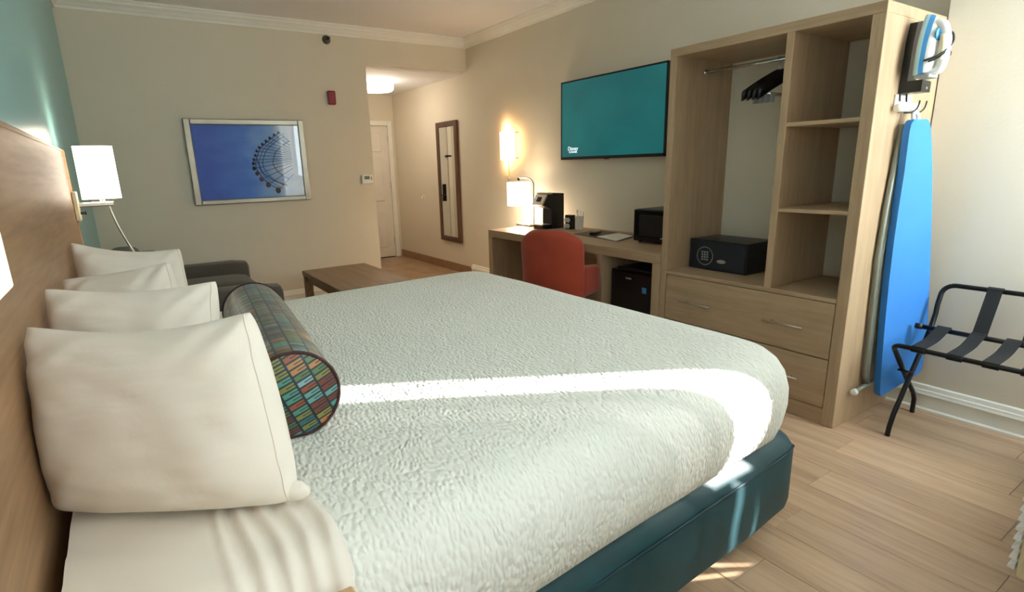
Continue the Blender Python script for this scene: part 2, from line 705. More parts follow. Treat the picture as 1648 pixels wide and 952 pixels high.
# entry tiles
ty = YT + 0.03
tile_me = None
k = 0
while ty < YB - 0.05:
    tx = XA
    while tx < W - 0.05:
        b1, b2 = min(tx + 0.407, W), min(ty + 0.46, YB)
        bm = bx(tx + 0.002, b1 - 0.002, ty + 0.002, b2 - 0.002, -0.006, 0.0, 0.0015)
        obj('tile', bm, 'tile', fl)
        tx = b1
    ty += 0.46
obj('transition_strip', bx(XA, W, YT, YT + 0.03, -0.006, 0.004, 0.002), 'grout', fl)

struct('ceiling', bx(XL - T, W + T, YN - T, YF, ZC, ZC + 0.1), 'ceil')
struct('ceiling_entry', bx(XA - T, W + T, YF + T, YB + T, ZA, ZA + 0.1), 'ceil')
struct('wall_left', bx(XL - T, XL, YN - TN, YF + T, -0.1, ZC), 'teal_wall')
bm = B()
box(bm, XL, XA, YF, YF + T, -0.1, ZC)
box(bm, XA, W, YF, YF + T, ZH, ZC)
struct('wall_back', bm, 'beige')
struct('wall_passage', bx(XA - T, XA, YF + T, YB, -0.1, ZA), 'beige')
DX0, DX1, DZ = 2.80, 3.64, 1.955
bm = B()
box(bm, XA, DX0, YB, YB + T, -0.1, ZA)
box(bm, DX1, W, YB, YB + T, -0.1, ZA)
box(bm, DX0, DX1, YB, YB + T, DZ, ZA)
struct('wall_entry', bm, 'beige')
struct('wall_right', bx(W, W + T, 1.05, YB + T, -0.1, ZC), 'beige')
struct('wall_right_near', bx(WN, W + T, YN - TN, 1.05, -0.1, ZC), 'beige')

# near wall with its window

WX0, WX1, WZ0, WZ1 = 2.96, 3.61, 0.84, 2.44
VX0, VX1 = 0.24, 1.40
bm = B()
box(bm, XL - T, VX0, YN - TN, YN, -0.1, ZC)
box(bm, VX1, WX0, YN - TN, YN, -0.1, ZC)
box(bm, WX1, WN, YN - TN, YN, -0.1, ZC)
for a, b in ((VX0, VX1), (WX0, WX1)):
    box(bm, a, b, YN - TN, YN, -0.1, WZ0)
    box(bm, a, b, YN - TN, YN, WZ1, ZC)
struct('wall_front', bm, 'beige')
for nm, a0, a1, am, ed in (('window_1', WX0, WX1, 3.22, 0.012), ('added_window', VX0, VX1, 0.82, 0.03)):  # second window is added, unseen, to light the pillows from the front
    fr = B()
    for a in ((a0, a0 + 0.03, WZ0, WZ1), (a1 - ed, a1, WZ0, WZ1), (a0, a1, WZ0, WZ0 + 0.03), (a0, a1, WZ1 - 0.03, WZ1), (am - 0.012, am + 0.012, WZ0, WZ1)):
        box(fr, a[0], a[1], YN - 0.032, YN - 0.010, a[2], a[3], 0.002)
    win = struct(nm, fr, 'trim')
    obj('pane', bx(a0 + 0.02, am - 0.005, YN - 0.024, YN - 0.018, WZ0 + 0.02, WZ1 - 0.02), 'glass', win)
    obj('pane', bx(am + 0.005, a1 - 0.006, YN - 0.024, YN - 0.018, WZ0 + 0.02, WZ1 - 0.02), 'glass', win)
    obj('sill', bx(a0 - 0.02, a1 + 0.01, YN - 0.004, YN + 0.012, WZ0 - 0.03, WZ0, 0.003), 'trim', win)


def curtain(name, label, x0, x1, z0, z1, y, waves, amp, mt):
    bm = B()
    n = int(waves * 14)
    rows = 6
    vs2 = []
    for j in range(rows + 1):
        t = j / rows
        row = []
        for k_ in range(n + 1):
            u = k_ / n
            a = amp * (0.6 + 0.4 * t)
            yy = y + a * math.sin(2 * PI * waves * u + 0.5 * math.sin(5 * u)) + 0.004 * noise.noise(Vector((u * 9, t * 2, 3)))
            row.append(bm.verts.new((x0 + (x1 - x0) * u, yy, z1 + (z0 - z1) * t)))
        vs2.append(row)
    for j in range(rows):
        for k_ in range(n):
            bm.faces.new((vs2[j][k_], vs2[j][k_ + 1], vs2[j + 1][k_ + 1], vs2[j + 1][k_]))
    o = obj(name, bm, mt, None, True)
    return tag(o, label, 'curtain')


curtain('sheer_curtain', 'white sheer curtain half drawn over the window above the air conditioner', 2.86, 3.24, 0.62, 2.48, YN + 0.045, 3, 0.014, 'sheer')
curtain('sheer_curtain', 'white sheer curtain added to dim the unseen added window beside the headboard', 0.16, 1.46, 0.62, 2.48, YN + 0.040, 9, 0.010, 'sheer_dimming')  # added to soften this daylight and keep direct sun out
# low sheer added out of view; wavy gaps streak the sun on the base
edges = [lambda z: 3.22, lambda z: 3.335 + 0.016 * math.sin(z * 17), lambda z: 3.350 + 0.016 * math.sin(z * 17 + 0.35), lambda z: 3.435 + 0.030 * math.sin(z * 13), lambda z: 3.457 + 0.034 * math.sin(z * 13 + 0.4), lambda z: 3.608]
bm = B()
for q in (0, 2, 4):
    rows = []
    for j in range(29):
        z = 0.62 + (1.24 - 0.62) * j / 28
        e0, e1 = edges[q](z), edges[q + 1](z)
        rows.append([bm.verts.new((e0 + (e1 - e0) * k_ / 6, YN + 0.030 + 0.006 * math.sin(k_ * 1.9 + q), z)) for k_ in range(7)])
    for A, C_ in zip(rows, rows[1:]):
        for k_ in range(6):
            bm.faces.new((A[k_], A[k_ + 1], C_[k_ + 1], C_[k_]))
tag(obj('sun_streak_sheer', bm, 'sheer', None, True), 'low white sheer added out of view, its wavy gaps streaking the sun', 'curtain')
for nm, a, b, lab in (('curtain_rod', 2.78, 3.60, 'slim metal curtain rod above the window by the air conditioner'), ('curtain_rod', 0.10, 1.52, 'slim metal curtain rod above the added window beside the headboard')):
    tr_ = thing(nm, lab, 'rod', ((a + b) / 2, YN, 2.50))
    bm = B()
    tube(bm, [(a, YN + 0.045, 2.50), (b, YN + 0.045, 2.50)], 0.011, 10)
    obj('rod', bm, 'steel', tr_, True)
    for xx in (a + 0.02, b - 0.035):
        obj('bracket', bx(xx, xx + 0.015, YN, YN + 0.055, 2.485, 2.515), 'steel', tr_)
bm = B()
tube(bm, [(3.20, YN + 0.03, 1.242), (3.62, YN + 0.03, 1.242)], 0.004, 8)
tag(obj('sun_streak_rod', bm, 'steel', None, True), 'thin tension rod carrying the added sun streak sheer', 'rod')  # added only to carry the sheer that streaks the sun


# crown moulding and baseboards: profile (out from wall, height from ceiling) swept straight
def moulding(name, prof, p0, p1, out, mt):
    """prof = list of (o, z); p0, p1 = wall line ends (x, y)"""
    bm = B()
    P = [Vector((p0[0], p0[1], 0)), Vector((p1[0], p1[1], 0))]
    rows = []
    for p in P:
        rows.append([bm.verts.new((p.x + out[0] * o, p.y + out[1] * o, z)) for o, z in prof])
    n = len(prof)
    for k_ in range(n):
        bm.faces.new((rows[0][k_], rows[0][(k_ + 1) % n], rows[1][(k_ + 1) % n], rows[1][k_]))
    bm.faces.new(rows[0][::-1])
    bm.faces.new(rows[1])
    return struct(name, bm, mt)


cp = [(0, ZC), (0.088, ZC), (0.088, ZC - 0.014), (0.074, ZC - 0.020), (0.070, ZC - 0.034), (0.048, ZC - 0.052), (0.034, ZC - 0.070), (0.020, ZC - 0.078), (0.016, ZC - 0.093), (0, ZC - 0.093)]
moulding('trim_1', cp, (XL, YF), (W, YF), (0, -1), 'trim')
moulding('trim_2', cp, (W, YF), (W, 1.05), (-1, 0), 'trim')
moulding('trim_3', cp, (WN, 1.05), (WN, YN), (-1, 0), 'trim')
moulding('trim_4', cp, (XL, YN), (XL, YF), (1, 0), 'trim')
bp_ = [(0, 0), (0.030, 0), (0.030, 0.012), (0.020, 0.020), (0.018, 0.085), (0.026, 0.092), (0.022, 0.102), (0.020, 0.112), (0.014, 0.116), (0.010, 0.136), (0, 0.142)]
moulding('baseboard_back', bp_, (XL, YF), (XA, YF), (0, -1), 'trim')
moulding('baseboard_right', bp_, (W, 4.20), (W, YF + 0.02), (-1, 0), 'trim')
moulding('baseboard_right_near', bp_, (WN, YN), (WN, 1.06), (-1, 0), 'trim')
moulding('baseboard_left', bp_, (XL, 3.4), (XL, YF), (1, 0), 'trim')
tb = [(0, 0), (0.012, 0), (0.012, 0.100), (0.008, 0.106), (0, 0.106)]
moulding('baseboard_entry', tb, (W, YF + 0.02), (W, YB), (-1, 0), 'tilebase')
moulding('baseboard_passage', tb, (XA, YF), (XA, YB), (1, 0), 'tilebase')

struct('door_light_block', bx(DX0 - 0.1, DX1 + 0.1, YB + T, YB + T + 0.04, -0.1, ZA), 'beige')  # unseen panel added behind the door to stop daylight leaking under it
# entry door
bm = bx(DX0, DX1, YB + 0.02, YB + 0.06, 0.008, DZ, 0.003)
dr = struct('door_1', bm, 'door')
pz = [(0.16, 0.72), (0.86, 1.50), (1.58, 1.86)]
dw = (DX1 - DX0)
for cx in (DX0 + dw * 0.29, DX0 + dw * 0.71):
    for z0, z1 in pz:
        w2 = dw * 0.16
        obj('panel', bx(cx - w2, cx + w2, YB + 0.010, YB + 0.03, z0, z1, 0.009), 'door', dr)
bm = bx(2.852, 2.922, YB + 0.006, YB + 0.022, 0.80, 1.07, 0.003)
lk = obj('lock_plate', bm, 'blackmetal', dr)
bm = B()
tube(bm, [(2.885, YB + 0.008, 0.90), (2.885, YB - 0.035, 0.90), (2.985, YB - 0.040, 0.90)], 0.009, 8)
obj('lever', bm, 'blackmetal', lk, True)
obj('latch_guard', bx(2.745, 2.845, YB - 0.022, YB + 0.022, 1.492, 1.518, 0.003), 'blackmetal', dr)
bm = B()
for zz in (0.22, 1.05, 1.72):
    tube(bm, [(DX1 - 0.004, YB + 0.014, zz), (DX1 - 0.004, YB + 0.014, zz + 0.09)], 0.007, 8)
obj('hinge', bm, 'steel', dr)
cas = B()
for a in ((DX0 - 0.065, DX0, 0.0, DZ + 0.065), (DX1, DX1 + 0.065, 0.0, DZ + 0.065), (DX0, DX1, DZ, DZ + 0.065)):
    box(cas, a[0], a[1], YB - 0.016, YB + 0.004, a[2], a[3], 0.005)
struct('trim_5', cas, 'trim')

# ------------------------------------------------------------------ bed
SH = 0.07                      # the bed stands very slightly askew


def shear(bm):
    for v in bm.verts:
        v.co.y += SH * v.co.x


def loft(hx, hy, rc, prof, caps, c, n=160):
    """rounded-rectangle rings (inset, z) up the side, then rings closing the top"""
    bm = B()
    rings = []
    for ins, z in list(prof) + list(caps):
        r = max(rc - ins * 0.8, 0.03)
        poly = resample(rrect(hx - ins, hy - ins, r), n)
        rings.append([bm.verts.new((c[0] + p.x, c[1] + p.y, z)) for p in poly])
    for A, C_ in zip(rings, rings[1:]):
        for k_ in range(n):
            bm.faces.new((A[k_], A[(k_ + 1) % n], C_[(k_ + 1) % n], C_[k_]))
    bm.faces.new(rings[-1])
    bm.faces.new(rings[0][::-1])
    return bm


BX0, BX1, BY0, BY1 = 0.02, 2.115, 0.625, 2.785
bcx, bcy, bhx, bhy = (BX0 + BX1) / 2, (BY0 + BY1) / 2, (BX1 - BX0) / 2, (BY1 - BY0) / 2
bed = thing('bed', 'king size bed with dark teal box spring cover in front of the wooden headboard', 'bed', (bcx, bcy + SH * bcx, 0))
bm = loft(bhx - 0.0, bhy + 0.004, 0.05, [(0.004, 0.095), (0.0, 0.11), (0.0, 0.20), (0.0, 0.312), (0.004, 0.326), (0.022, 0.358), (0.05, 0.390)], [(0.2, 0.40), (0.5, 0.40), (0.9, 0.40)], (bcx, bcy))
for v in bm.verts:
    if v.co.z < 0.33:
        d = noise.noise(Vector((v.co.x * 3.1, v.co.y * 3.1, v.co.z * 2))) * 0.008
        v.co.x += d
        v.co.y += d
shear(bm)
base_o = obj('box_spring_cover', bm, 'teal', bed, True, auto=50)
bm = B()
ring = resample(rrect(bhx - 0.002, bhy + 0.002, 0.05), 120)
tube(bm, [(bcx + p.x, bcy + p.y, 0.324) for p in ring], 0.005, 6, closed=True)
shear(bm)
obj('seam_piping', bm, 'tealseam', base_o, True)
for lx in (0.22, 1.86):
    for ly in (0.85, 2.55):
        bm = B()
        lathe(bm, [(0.03, 0.0), (0.035, 0.012), (0.022, 0.02), (0.022, 0.10)], (lx, ly, 0.0), 14)
        shear(bm)
        obj('leg', bm, 'blackmetal', bed, True)
ZT = 0.70
mprof = [(0.05, 0.402), (0.02, 0.43), (0.006, 0.49), (0.004, 0.56), (0.016, 0.62), (0.040, 0.660), (0.080, 0.684), (0.14, 0.694)]
mcap = [(0.24, 0.695), (0.45, 0.695), (0.7, 0.695), (0.98, 0.695)]
bm = loft(bhx - 0.008, bhy - 0.008, 0.16, mprof, mcap, (bcx, bcy), 120)
shear(bm)
obj('mattress', bm, 'sheet', bed, True)

# fitted sheet seen at the head end, with wrinkles
CE = 0.425                     # coverlet edge
nu, nv = 90, 130
bm = B()
grid = []


def mat_section(t, ytop0, ytop1, lift):
    """cross-section of the mattress top from near side to far side, t in 0..1"""
    side = 0.30
    L = (ytop1 - ytop0)
    tot = L + 2 * side
    s = t * tot
    R_ = 0.11
    if s < side:
        q = side - s
        y, z = ytop0, ZT - q
    elif s > side + L:
        q = s - side - L
        y, z = ytop1, ZT - q
    else:
        y, z = ytop0 + (s - side), ZT
    # round the shoulder
    cy0, cy1 = ytop0 + R_, ytop1 - R_
    cz = ZT - R_
    if y < cy0 and z > cz:
        a = math.atan2(z - cz, cy0 - y)
        y, z = cy0 - R_ * math.cos(a), cz + R_ * math.sin(a)
    if y > cy1 and z > cz:
        a = math.atan2(z - cz, y - cy1)
        y, z = cy1 + R_ * math.cos(a), cz + R_ * math.sin(a)
    return y, z + lift * 0


for a in range(nu + 1):
    row = []
    xx = 0.03 + (CE + 0.02 - 0.03) * a / nu
    for b in range(nv + 1):
        y, z = mat_section(b / nv, BY0 + 0.002, BY1 - 0.002, 0)
        w1 = noise.noise(Vector((xx * 15 + y * 22, y * 3.0 - xx * 5, 1.7))) * 0.0065
        w2 = 0.0
        if xx > 0.24:
            w2 = 0.0055 * math.sin(xx * 150 + 3 * noise.noise(Vector((y * 5, xx * 6, 0)))) * min(1, (xx - 0.24) / 0.03)
        dz = 0.006 + w1 + w2
        row.append(bm.verts.new((xx, y, z + max(dz, 0.0005))))
    grid.append(row)
for a in range(nu):
    for b in range(nv):
        bm.faces.new((grid[a][b], grid[a + 1][b], grid[a + 1][b + 1], grid[a][b + 1]))
shear(bm)
tag(obj('bed_sheet', bm, 'sheet', None, True), 'wrinkled plain white sheet showing under the pillows at the head end', 'sheet')

cprof = [(0.030, 0.385), (0.012, 0.405), (-0.004, 0.45), (-0.014, 0.52), (-0.010, 0.58), (0.006, 0.63), (0.026, 0.661), (0.055, 0.684), (0.095, 0.699), (0.15, 0.706)]
ccap = [(0.2, 0.708), (0.27, 0.709), (0.36, 0.709), (0.47, 0.709), (0.6, 0.709), (0.75, 0.709), (0.9, 0.709), (1.0, 0.709)]
bm = loft(bhx, bhy, 0.20, cprof, ccap, (bcx, bcy), 320)
bmesh.ops.bisect_plane(bm, geom=bm.verts[:] + bm.edges[:] + bm.faces[:], plane_co=(CE, 0, 0), plane_no=(1, 0, 0), clear_inner=True)
# remove the underside
for f in [f for f in bm.faces if all(abs(v.co.z - 0.385) < 1e-4 for v in f.verts)]:
    bm.faces.remove(f)
for v in bm.verts:
    p = v.co
    v.co.z += 0.004 * noise.noise(Vector((p.x * 2.3, p.y * 2.3, 0.3))) * (1 if p.z > 0.6 else 0)
    if p.z < 0.66:
        d = 0.006 * noise.noise(Vector((p.x * 4, p.y * 4, p.z * 5)))
        v.co.x += d if abs(p.x - BX1) < 0.15 else 0
        v.co.y -= d
shear(bm)
cv = obj('coverlet', bm, 'matelasse', None, True)
tag(cv, 'white textured matelasse coverlet spread over the king bed', 'bedspread')


def pillow(label, BL, BR, TR, TL, th, seed, sag=(0.05, 0.02, 0.03, 0.03), group='white pillows propped along the headboard'):
    BL, BR, TR, TL = map(Vector, (BL, BR, TR, TL))
    n_ = ((BR - BL).cross(TL - BL)).normalized()     # towards the camera side
    if n_.y > 0:
        n_ = -n_
    N = 44
    bm = B()
    top, bot, le, ri = sag
    layers = []
    for side in (1, -1):
        g = []
        for j in range(N + 1):
            v = -1 + 2 * j / N
            row = []
            for i_ in range(N + 1):
                u = -1 + 2 * i_ / N
                # denser towards the rim
                uu, vv = math.sin(u * PI / 2), math.sin(v * PI / 2)
                eu = uu * (1 - (le if uu < 0 else ri) * (1 - vv * vv))
                ev = vv * (1 - (top if vv > 0 else bot) * (1 - uu * uu))
                a, b = (eu + 1) / 2, (ev + 1) / 2
                rc_ = 1 - 0.030 * (uu * uu * vv * vv) ** 5
                a, b = 0.5 + (a - 0.5) * rc_, 0.5 + (b - 0.5) * rc_
                p = BL * (1 - a) * (1 - b) + BR * a * (1 - b) + TR * a * b + TL * (1 - a) * b
                prof = ((1 - uu ** 4) * (1 - vv ** 4)) ** 0.62
                h = th * 0.5 * prof * (1 - 0.34 * max(0.0, vv) ** 1.3)
                h += 0.010 * prof * noise.noise(Vector((uu * 2.3 + seed, vv * 2.3, side)))
                # corner creases
                cr = (abs(uu) * abs(vv)) ** 2
                h += cr * prof * 0.024 * math.sin(14 * (uu - vv * side) + seed)
                h += 0.0050 * prof * noise.noise(Vector((uu * 3 + vv * 9 + seed, vv * 4 - uu * 2, side * 3)))
                q = p + n_ * (h * side)
                q.z = max(q.z, ZT + 0.0185 + 0.002 * abs(side - 1))
                if q.x < 0.006:
                    q.x = 0.006
                row.append(q)
            g.append(row)
        layers.append(g)
    F_, K_ = layers
    vf = [[bm.verts.new(q) for q in row] for row in F_]
    vb = [[(vf[j][i_] if i_ in (0, N) or j in (0, N) else bm.verts.new(K_[j][i_])) for i_ in range(N + 1)] for j in range(N + 1)]
    for vv_ in (vf, vb):
        for j in range(N):
            for i_ in range(N):
                q = (vv_[j][i_], vv_[j][i_ + 1], vv_[j + 1][i_ + 1], vv_[j + 1][i_])
                if len(set(q)) == 4:
                    try:
                        bm.faces.new(q)
                    except ValueError:
                        pass
    # hem line of the pillowcase: a thin raised seam near the open end
    hem = B()
    pts = []
    col_i = N - 5
    for j in range(2, N - 1):
        pts.append(Vector(F_[j][col_i]) + n_ * 0.0006)
    tube(hem, pts, 0.0018, 5)
    base = (BL + BR) / 2
    base.z = ZT + 0.018
    t = thing('pillow', label, 'pillow', base, group)
    case = obj('pillowcase', bm, 'cotton', t, True)
    obj('hem_seam', hem, 'cotton', case, True)
    return t


Z0 = ZT + 0.018
p1 = pillow('white pillow nearest the window, largest in view, in front of the other three', (0.005, 1.115, Z0), (0.405, 0.865, Z0), (0.385, 0.98, 1.085), (0.01, 1.215, 1.07), 0.19, 1.3, (0.15, -0.03, 0.02, -0.04))
bm = B()
bmesh.ops.create_icosphere(bm, subdivisions=3, radius=1.0)
for v in bm.verts:
    c = v.co.copy()
    k_ = 1 + 0.10 * noise.noise(c * 2.2)
    v.co = Vector((0.397 + c.x * 0.028 * k_, 0.872 - c.x * 0.010 + c.y * 0.018, Z0 + 0.024 + c.z * 0.021 * k_ - c.x * 0.004))
obj('tucked_corner', bm, 'cotton', p1, True)
pillow('second white pillow from the window, right behind the frontmost one', (0.005, 1.52, Z0), (0.355, 1.38, Z0), (0.385, 1.46, 1.07), (0.01, 1.57, 1.085), 0.18, 4.1, (0.12, 0.0, 0.03, 0.02))
pillow('third white pillow from the window, tilted with a lowered far corner', (0.005, 1.88, Z0), (0.345, 1.78, Z0), (0.305, 1.93, 1.07), (0.01, 1.99, 1.04), 0.17, 7.7, (0.05, 0.0, 0.03, 0.02))
pillow('farthest white pillow, under the reading lamp beside the sofa', (0.005, 2.42, Z0), (0.39, 2.44, Z0), (0.385, 2.62, 1.03), (0.01, 2.53, 1.105), 0.18, 2.9, (0.15, 0.0, 0.03, 0.02))


# bolster
def bolster():
    A, C_ = Vector((0.475, 1.15, 0.0)), Vector((0.565, 2.11, 0.0))
    r = 0.112
    A.z = C_.z = 0.709 + r
    ax = (C_ - A).normalized()
    side = ax.cross(Vector((0, 0, 1))).normalized()
    up = side.cross(ax)
    t = thing('bolster_pillow', 'round bolster cushion in multicoloured woven dashes lying on the coverlet', 'cushion', ((A.x + C_.x) / 2, (A.y + C_.y) / 2, 0.709))
    seg, nl = 48, 24
    L = (C_ - A).length
    bm = B()
    uvl = bm.loops.layers.uv.new('UVMap')
    rings = []
    for i_ in range(nl + 1):
        s = i_ / nl
        rr = r * (1 - 0.05 * (abs(2 * s - 1) ** 6))
        row = []
        for k_ in range(seg):
            a = 2 * PI * k_ / seg
            q = A + ax * (L * s) + (side * math.cos(a) + up * math.sin(a)) * rr
            q.z = max(q.z, 0.716)
            row.append(bm.verts.new(q))
        rings.append(row)
    for i_ in range(nl):
        for k_ in range(seg):
            f = bm.faces.new((rings[i_][k_], rings[i_][(k_ + 1) % seg], rings[i_ + 1][(k_ + 1) % seg], rings[i_ + 1][k_]))
            for lp, (ii, kk) in zip(f.loops, ((i_, k_), (i_, k_ + 1), (i_ + 1, k_ + 1), (i_ + 1, k_))):
                lp[uvl].uv = (kk / seg * 2 * PI * r, ii / nl * L)
    obj('body', bm, 'bolster', t, True)
    for nm, P, d in (('end_cap', A, -1), ('end_cap', C_, 1)):
        bm = B()
        uvl = bm.loops.layers.uv.new('UVMap')
        rows = []
        for j in range(1, 7):
            rad = r * 0.955 * j / 6
            off = 0.016 * (1 - (j / 6) ** 2)
            row = []
            for k_ in range(seg):
                a = 2 * PI * k_ / seg
                q = P + ax * (d * off) + (side * math.cos(a) + up * math.sin(a)) * rad
                row.append((bm.verts.new(q), (rad * math.cos(a - 0.38) + 0.5, rad * math.sin(a - 0.38) + 0.5)))
            rows.append(row)
        cen = (bm.verts.new(P + ax * (d * 0.016)), (0.5, 0.5))
        for k_ in range(seg):
            tri = (cen, rows[0][k_], rows[0][(k_ + 1) % seg])
            f = bm.faces.new([q[0] for q in tri])
            for lp, q in zip(f.loops, tri):
                lp[uvl].uv = q[1]
        for A_, B_ in zip(rows, rows[1:]):
            for k_ in range(seg):
                quad = (A_[k_], A_[(k_ + 1) % seg], B_[(k_ + 1) % seg], B_[k_])
                f = bm.faces.new([q[0] for q in quad])
                for lp, q in zip(f.loops, quad):
                    lp[uvl].uv = q[1]
        obj(nm, bm, 'bolstercap', t, True)
        bm = B()
        pts = []
        for k_ in range(40):
            a = 2 * PI * k_ / 40
            q = P + (side * math.cos(a) + up * math.sin(a)) * (r * 0.965)
            q.z = max(q.z, 0.7185)
            pts.append(q)
        tube(bm, pts, 0.0042, 6, closed=True)
        obj('piping', bm, 'piping', t, True)


bolster()

# headboard
hb = thing('headboard', 'tall brown wood veneer headboard panel along the teal wall', 'headboard', (0, 1.75, 0))
obj('panel', bx(XL + 0.0015, 0.002, 0.12, 3.36, 0.25, 1.468, 0.008, 3), 'head', hb)
obj('top_edge_strip', bx(XL + 0.0015, 0.004, 0.12, 3.36, 1.462, 1.476, 0.003), 'head', hb)
obj('end_edge_strip', bx(XL + 0.0015, 0.005, 3.34, 3.365, 0.25, 1.474, 0.003), 'head', hb)
for yy in (0.4, 3.0):
    obj('foot', bx(XL + 0.0015, 0.0, yy, yy + 0.08, 0.0, 0.26), 'head', hb)


# headboard lamps
def wall_lamp(label, y, sx, sy, cx, z0, z1, plate_z, arm_ang, mt, goose=True):
    t = thing('wall_lamp', label, 'lamp', (0.002, y, plate_z))
    obj('back_plate', bx(0.003, 0.022, y - 0.05, y + 0.05, plate_z - 0.07, plate_z + 0.07, 0.004, 2), 'cream', t, label='cream switch plate')
    bm = B()
    tube(bm, [(0.022, y, plate_z - 0.035), (0.04, y, plate_z - 0.035)], 0.007, 10)
    tube(bm, [(0.04, y, plate_z - 0.035), (0.046, y, plate_z - 0.035)], 0.010, 10)
    obj('switch_knob', bm, 'black', t, True)
    az = z0 - 0.026
    bm = B()
    box(bm, 0.02, cx + sx * 0.55, y - 0.016, y + 0.016, az - 0.011, az + 0.011, 0.004)
    obj('arm', bm, 'steel', t)
    bm = B()
    pr_ = [(1.0, z0), (0.985, z1)]
    out = resample(rrect(sx, sy, min(sx, sy) * 0.95, 10), 56)
    rows = [[bm.verts.new((cx + p.x * s, y + p.y * s, z)) for p in out] for s, z in pr_]
    rows2 = [[bm.verts.new((cx + p.x * s * 0.97, y + p.y * s * 0.97, z)) for p in out] for s, z in pr_]
    for R1, R2 in ((rows[0], rows[1]), (rows[1], rows2[1]), (rows2[1], rows2[0]), (rows2[0], rows[0])):
        for k_ in range(56):
            bm.faces.new((R1[k_], R1[(k_ + 1) % 56], R2[(k_ + 1) % 56], R2[k_]))
    obj('shade', bm, mt, t, True, auto=40)
    bm = B()
    lathe(bm, [(0.012, 0.0), (0.012, z1 - z0 - 0.02), (0.004, z1 - z0 + 0.006)], (cx, y, z0 - 0.015), 12)
    obj('stem', bm, 'steel', t, True)
    bm = B()
    lathe(bm, [(0.01, 0), (0.024, 0.02), (0.03, 0.05), (0.022, 0.08), (0.004, 0.095)], (cx, y, z0 + 0.09), 14)
    obj('bulb', bm, 'bulb', t, True)
    if goose:
        bm = B()
        g0 = cx + sx * 0.28
        tube(bm, [(g0, y, az - 0.008), (g0 + 0.006, y, az - 0.05), (g0 + 0.028, y, az - 0.14), (g0 + 0.062, y, az - 0.24), (g0 + 0.09, y - 0.005, az - 0.31)], 0.007, 8, curve=6)
        obj('gooseneck', bm, 'steel', t, True)
        bm = B()
        tube(bm, [(g0 + 0.086, y - 0.004, az - 0.30), (g0 + 0.105, y - 0.01, az - 0.36)], lambda s: 0.008 + 0.010 * s, 12)
        obj('reading_light_head', bm, 'steel', t, True)
    ld = bpy.data.lights.new('wall_lamp_light', 'POINT')
    ld.energy = 1.6 if goose else 2.0
    ld.color = (1.0, 0.84, 0.64)
    ld.shadow_soft_size = 0.05
    lo = bpy.data.objects.new('wall_lamp_light', ld)
    COL.objects.link(lo)
    lo.parent = t
    lo.location = (cx, 0, z1 + 0.03 - plate_z)
    return t


wall_lamp('lit rectangular white shade lamp with a gooseneck on the far end of the headboard', 3.30, 0.083, 0.060, 0.122, 1.236, 1.490, 1.205, 0, 'shade')
wall_lamp('cream lamp shade cut off by the frame at the window end of the headboard', 0.33, 0.060, 0.098, 0.074, 1.268, 1.52, 1.235, 0, 'shade_near', False)

# nightstand nearest the window
ns = thing('nightstand', 'light oak nightstand corner between the bed and the window', 'nightstand', (0.21, 0.38, 0))
obj('top', bx(0.01, 0.425, 0.06, 0.638, 0.645, 0.680, 0.004), 'nightwood', ns)
bd = obj('body', bx(0.015, 0.41, 0.075, 0.62, 0.10, 0.645, 0.003), 'nightwood', ns)
for z0 in (0.13, 0.39):
    d_ = obj('drawer', bx(0.405, 0.422, 0.085, 0.61, z0, z0 + 0.245, 0.003), 'nightwood', ns)
    bm = B()
    tube(bm, [(0.44, 0.28, z0 + 0.14), (0.44, 0.42, z0 + 0.14)], 0.005, 8)
    obj('handle', bm, 'steel', d_, True)
for lx in (0.03, 0.37):
    for ly in (0.09, 0.57):
        obj('leg', bx(lx, lx + 0.035, ly, ly + 0.035, 0, 0.10), 'nightwood', ns)

# ------------------------------------------------------------------ sofa and table
sf = thing('sofa', 'dark charcoal tweed loveseat against the teal wall past the bed', 'sofa', (0.55, 4.83, 0))


def soft(x0, x1, y0, y1, z0, z1, r=0.04, puff=0.0):
    bm = B()
    box(bm, x0, x1, y0, y1, z0, z1)
    bmesh.ops.subdivide_edges(bm, edges=bm.edges[:], cuts=7, use_grid_fill=True)
    c = Vector(((x0 + x1) / 2, (y0 + y1) / 2, (z0 + z1) / 2))
    h = Vector(((x1 - x0) / 2, (y1 - y0) / 2, (z1 - z0) / 2))
    for v in bm.verts:
        d = v.co - c
        nx, ny, nz = d.x / h.x, d.y / h.y, d.z / h.z
        q = Vector([max(-h[i_] + r, min(h[i_] - r, d[i_])) for i_ in range(3)])
        e = d - q
        if e.length > 1e-6:
            d = q + e.normalized() * r
        if puff:
            d.z += puff * (1 - nx * nx) * (1 - ny * ny) * (1 if nz > 0 else 0)
        v.co = c + d
    return bm


obj('frame', soft(0.06, 1.00, 4.16, 5.50, 0.08, 0.30, 0.02), 'sofa', sf, True)
bk = soft(0.02, 0.27, 4.10, 5.58, 0.25, 0.77, 0.09)
obj('backrest', bk, 'sofa', sf, True)
for y0 in (4.24, 4.815):
    obj('seat_cushion', soft(0.22, 1.06, y0, y0 + 0.565, 0.29, 0.44, 0.045, 0.02), 'sofa', sf, True)
    obj('back_cushion', soft(0.20, 0.40, y0, y0 + 0.56, 0.42, 0.73, 0.06), 'sofa', sf, True)
obj('armrest', soft(0.04, 1.10, 4.04, 4.25, 0.09, 0.535, 0.055), 'sofa', sf, True)
obj('armrest', soft(0.04, 1.10, 5.37, 5.59, 0.09, 0.545, 0.055), 'sofa', sf, True)
for lx in (0.10, 0.95):
    for ly in (4.10, 5.48):
        obj('leg', bx(lx, lx + 0.05, ly, ly + 0.05, 0, 0.10), 'walnut', sf)

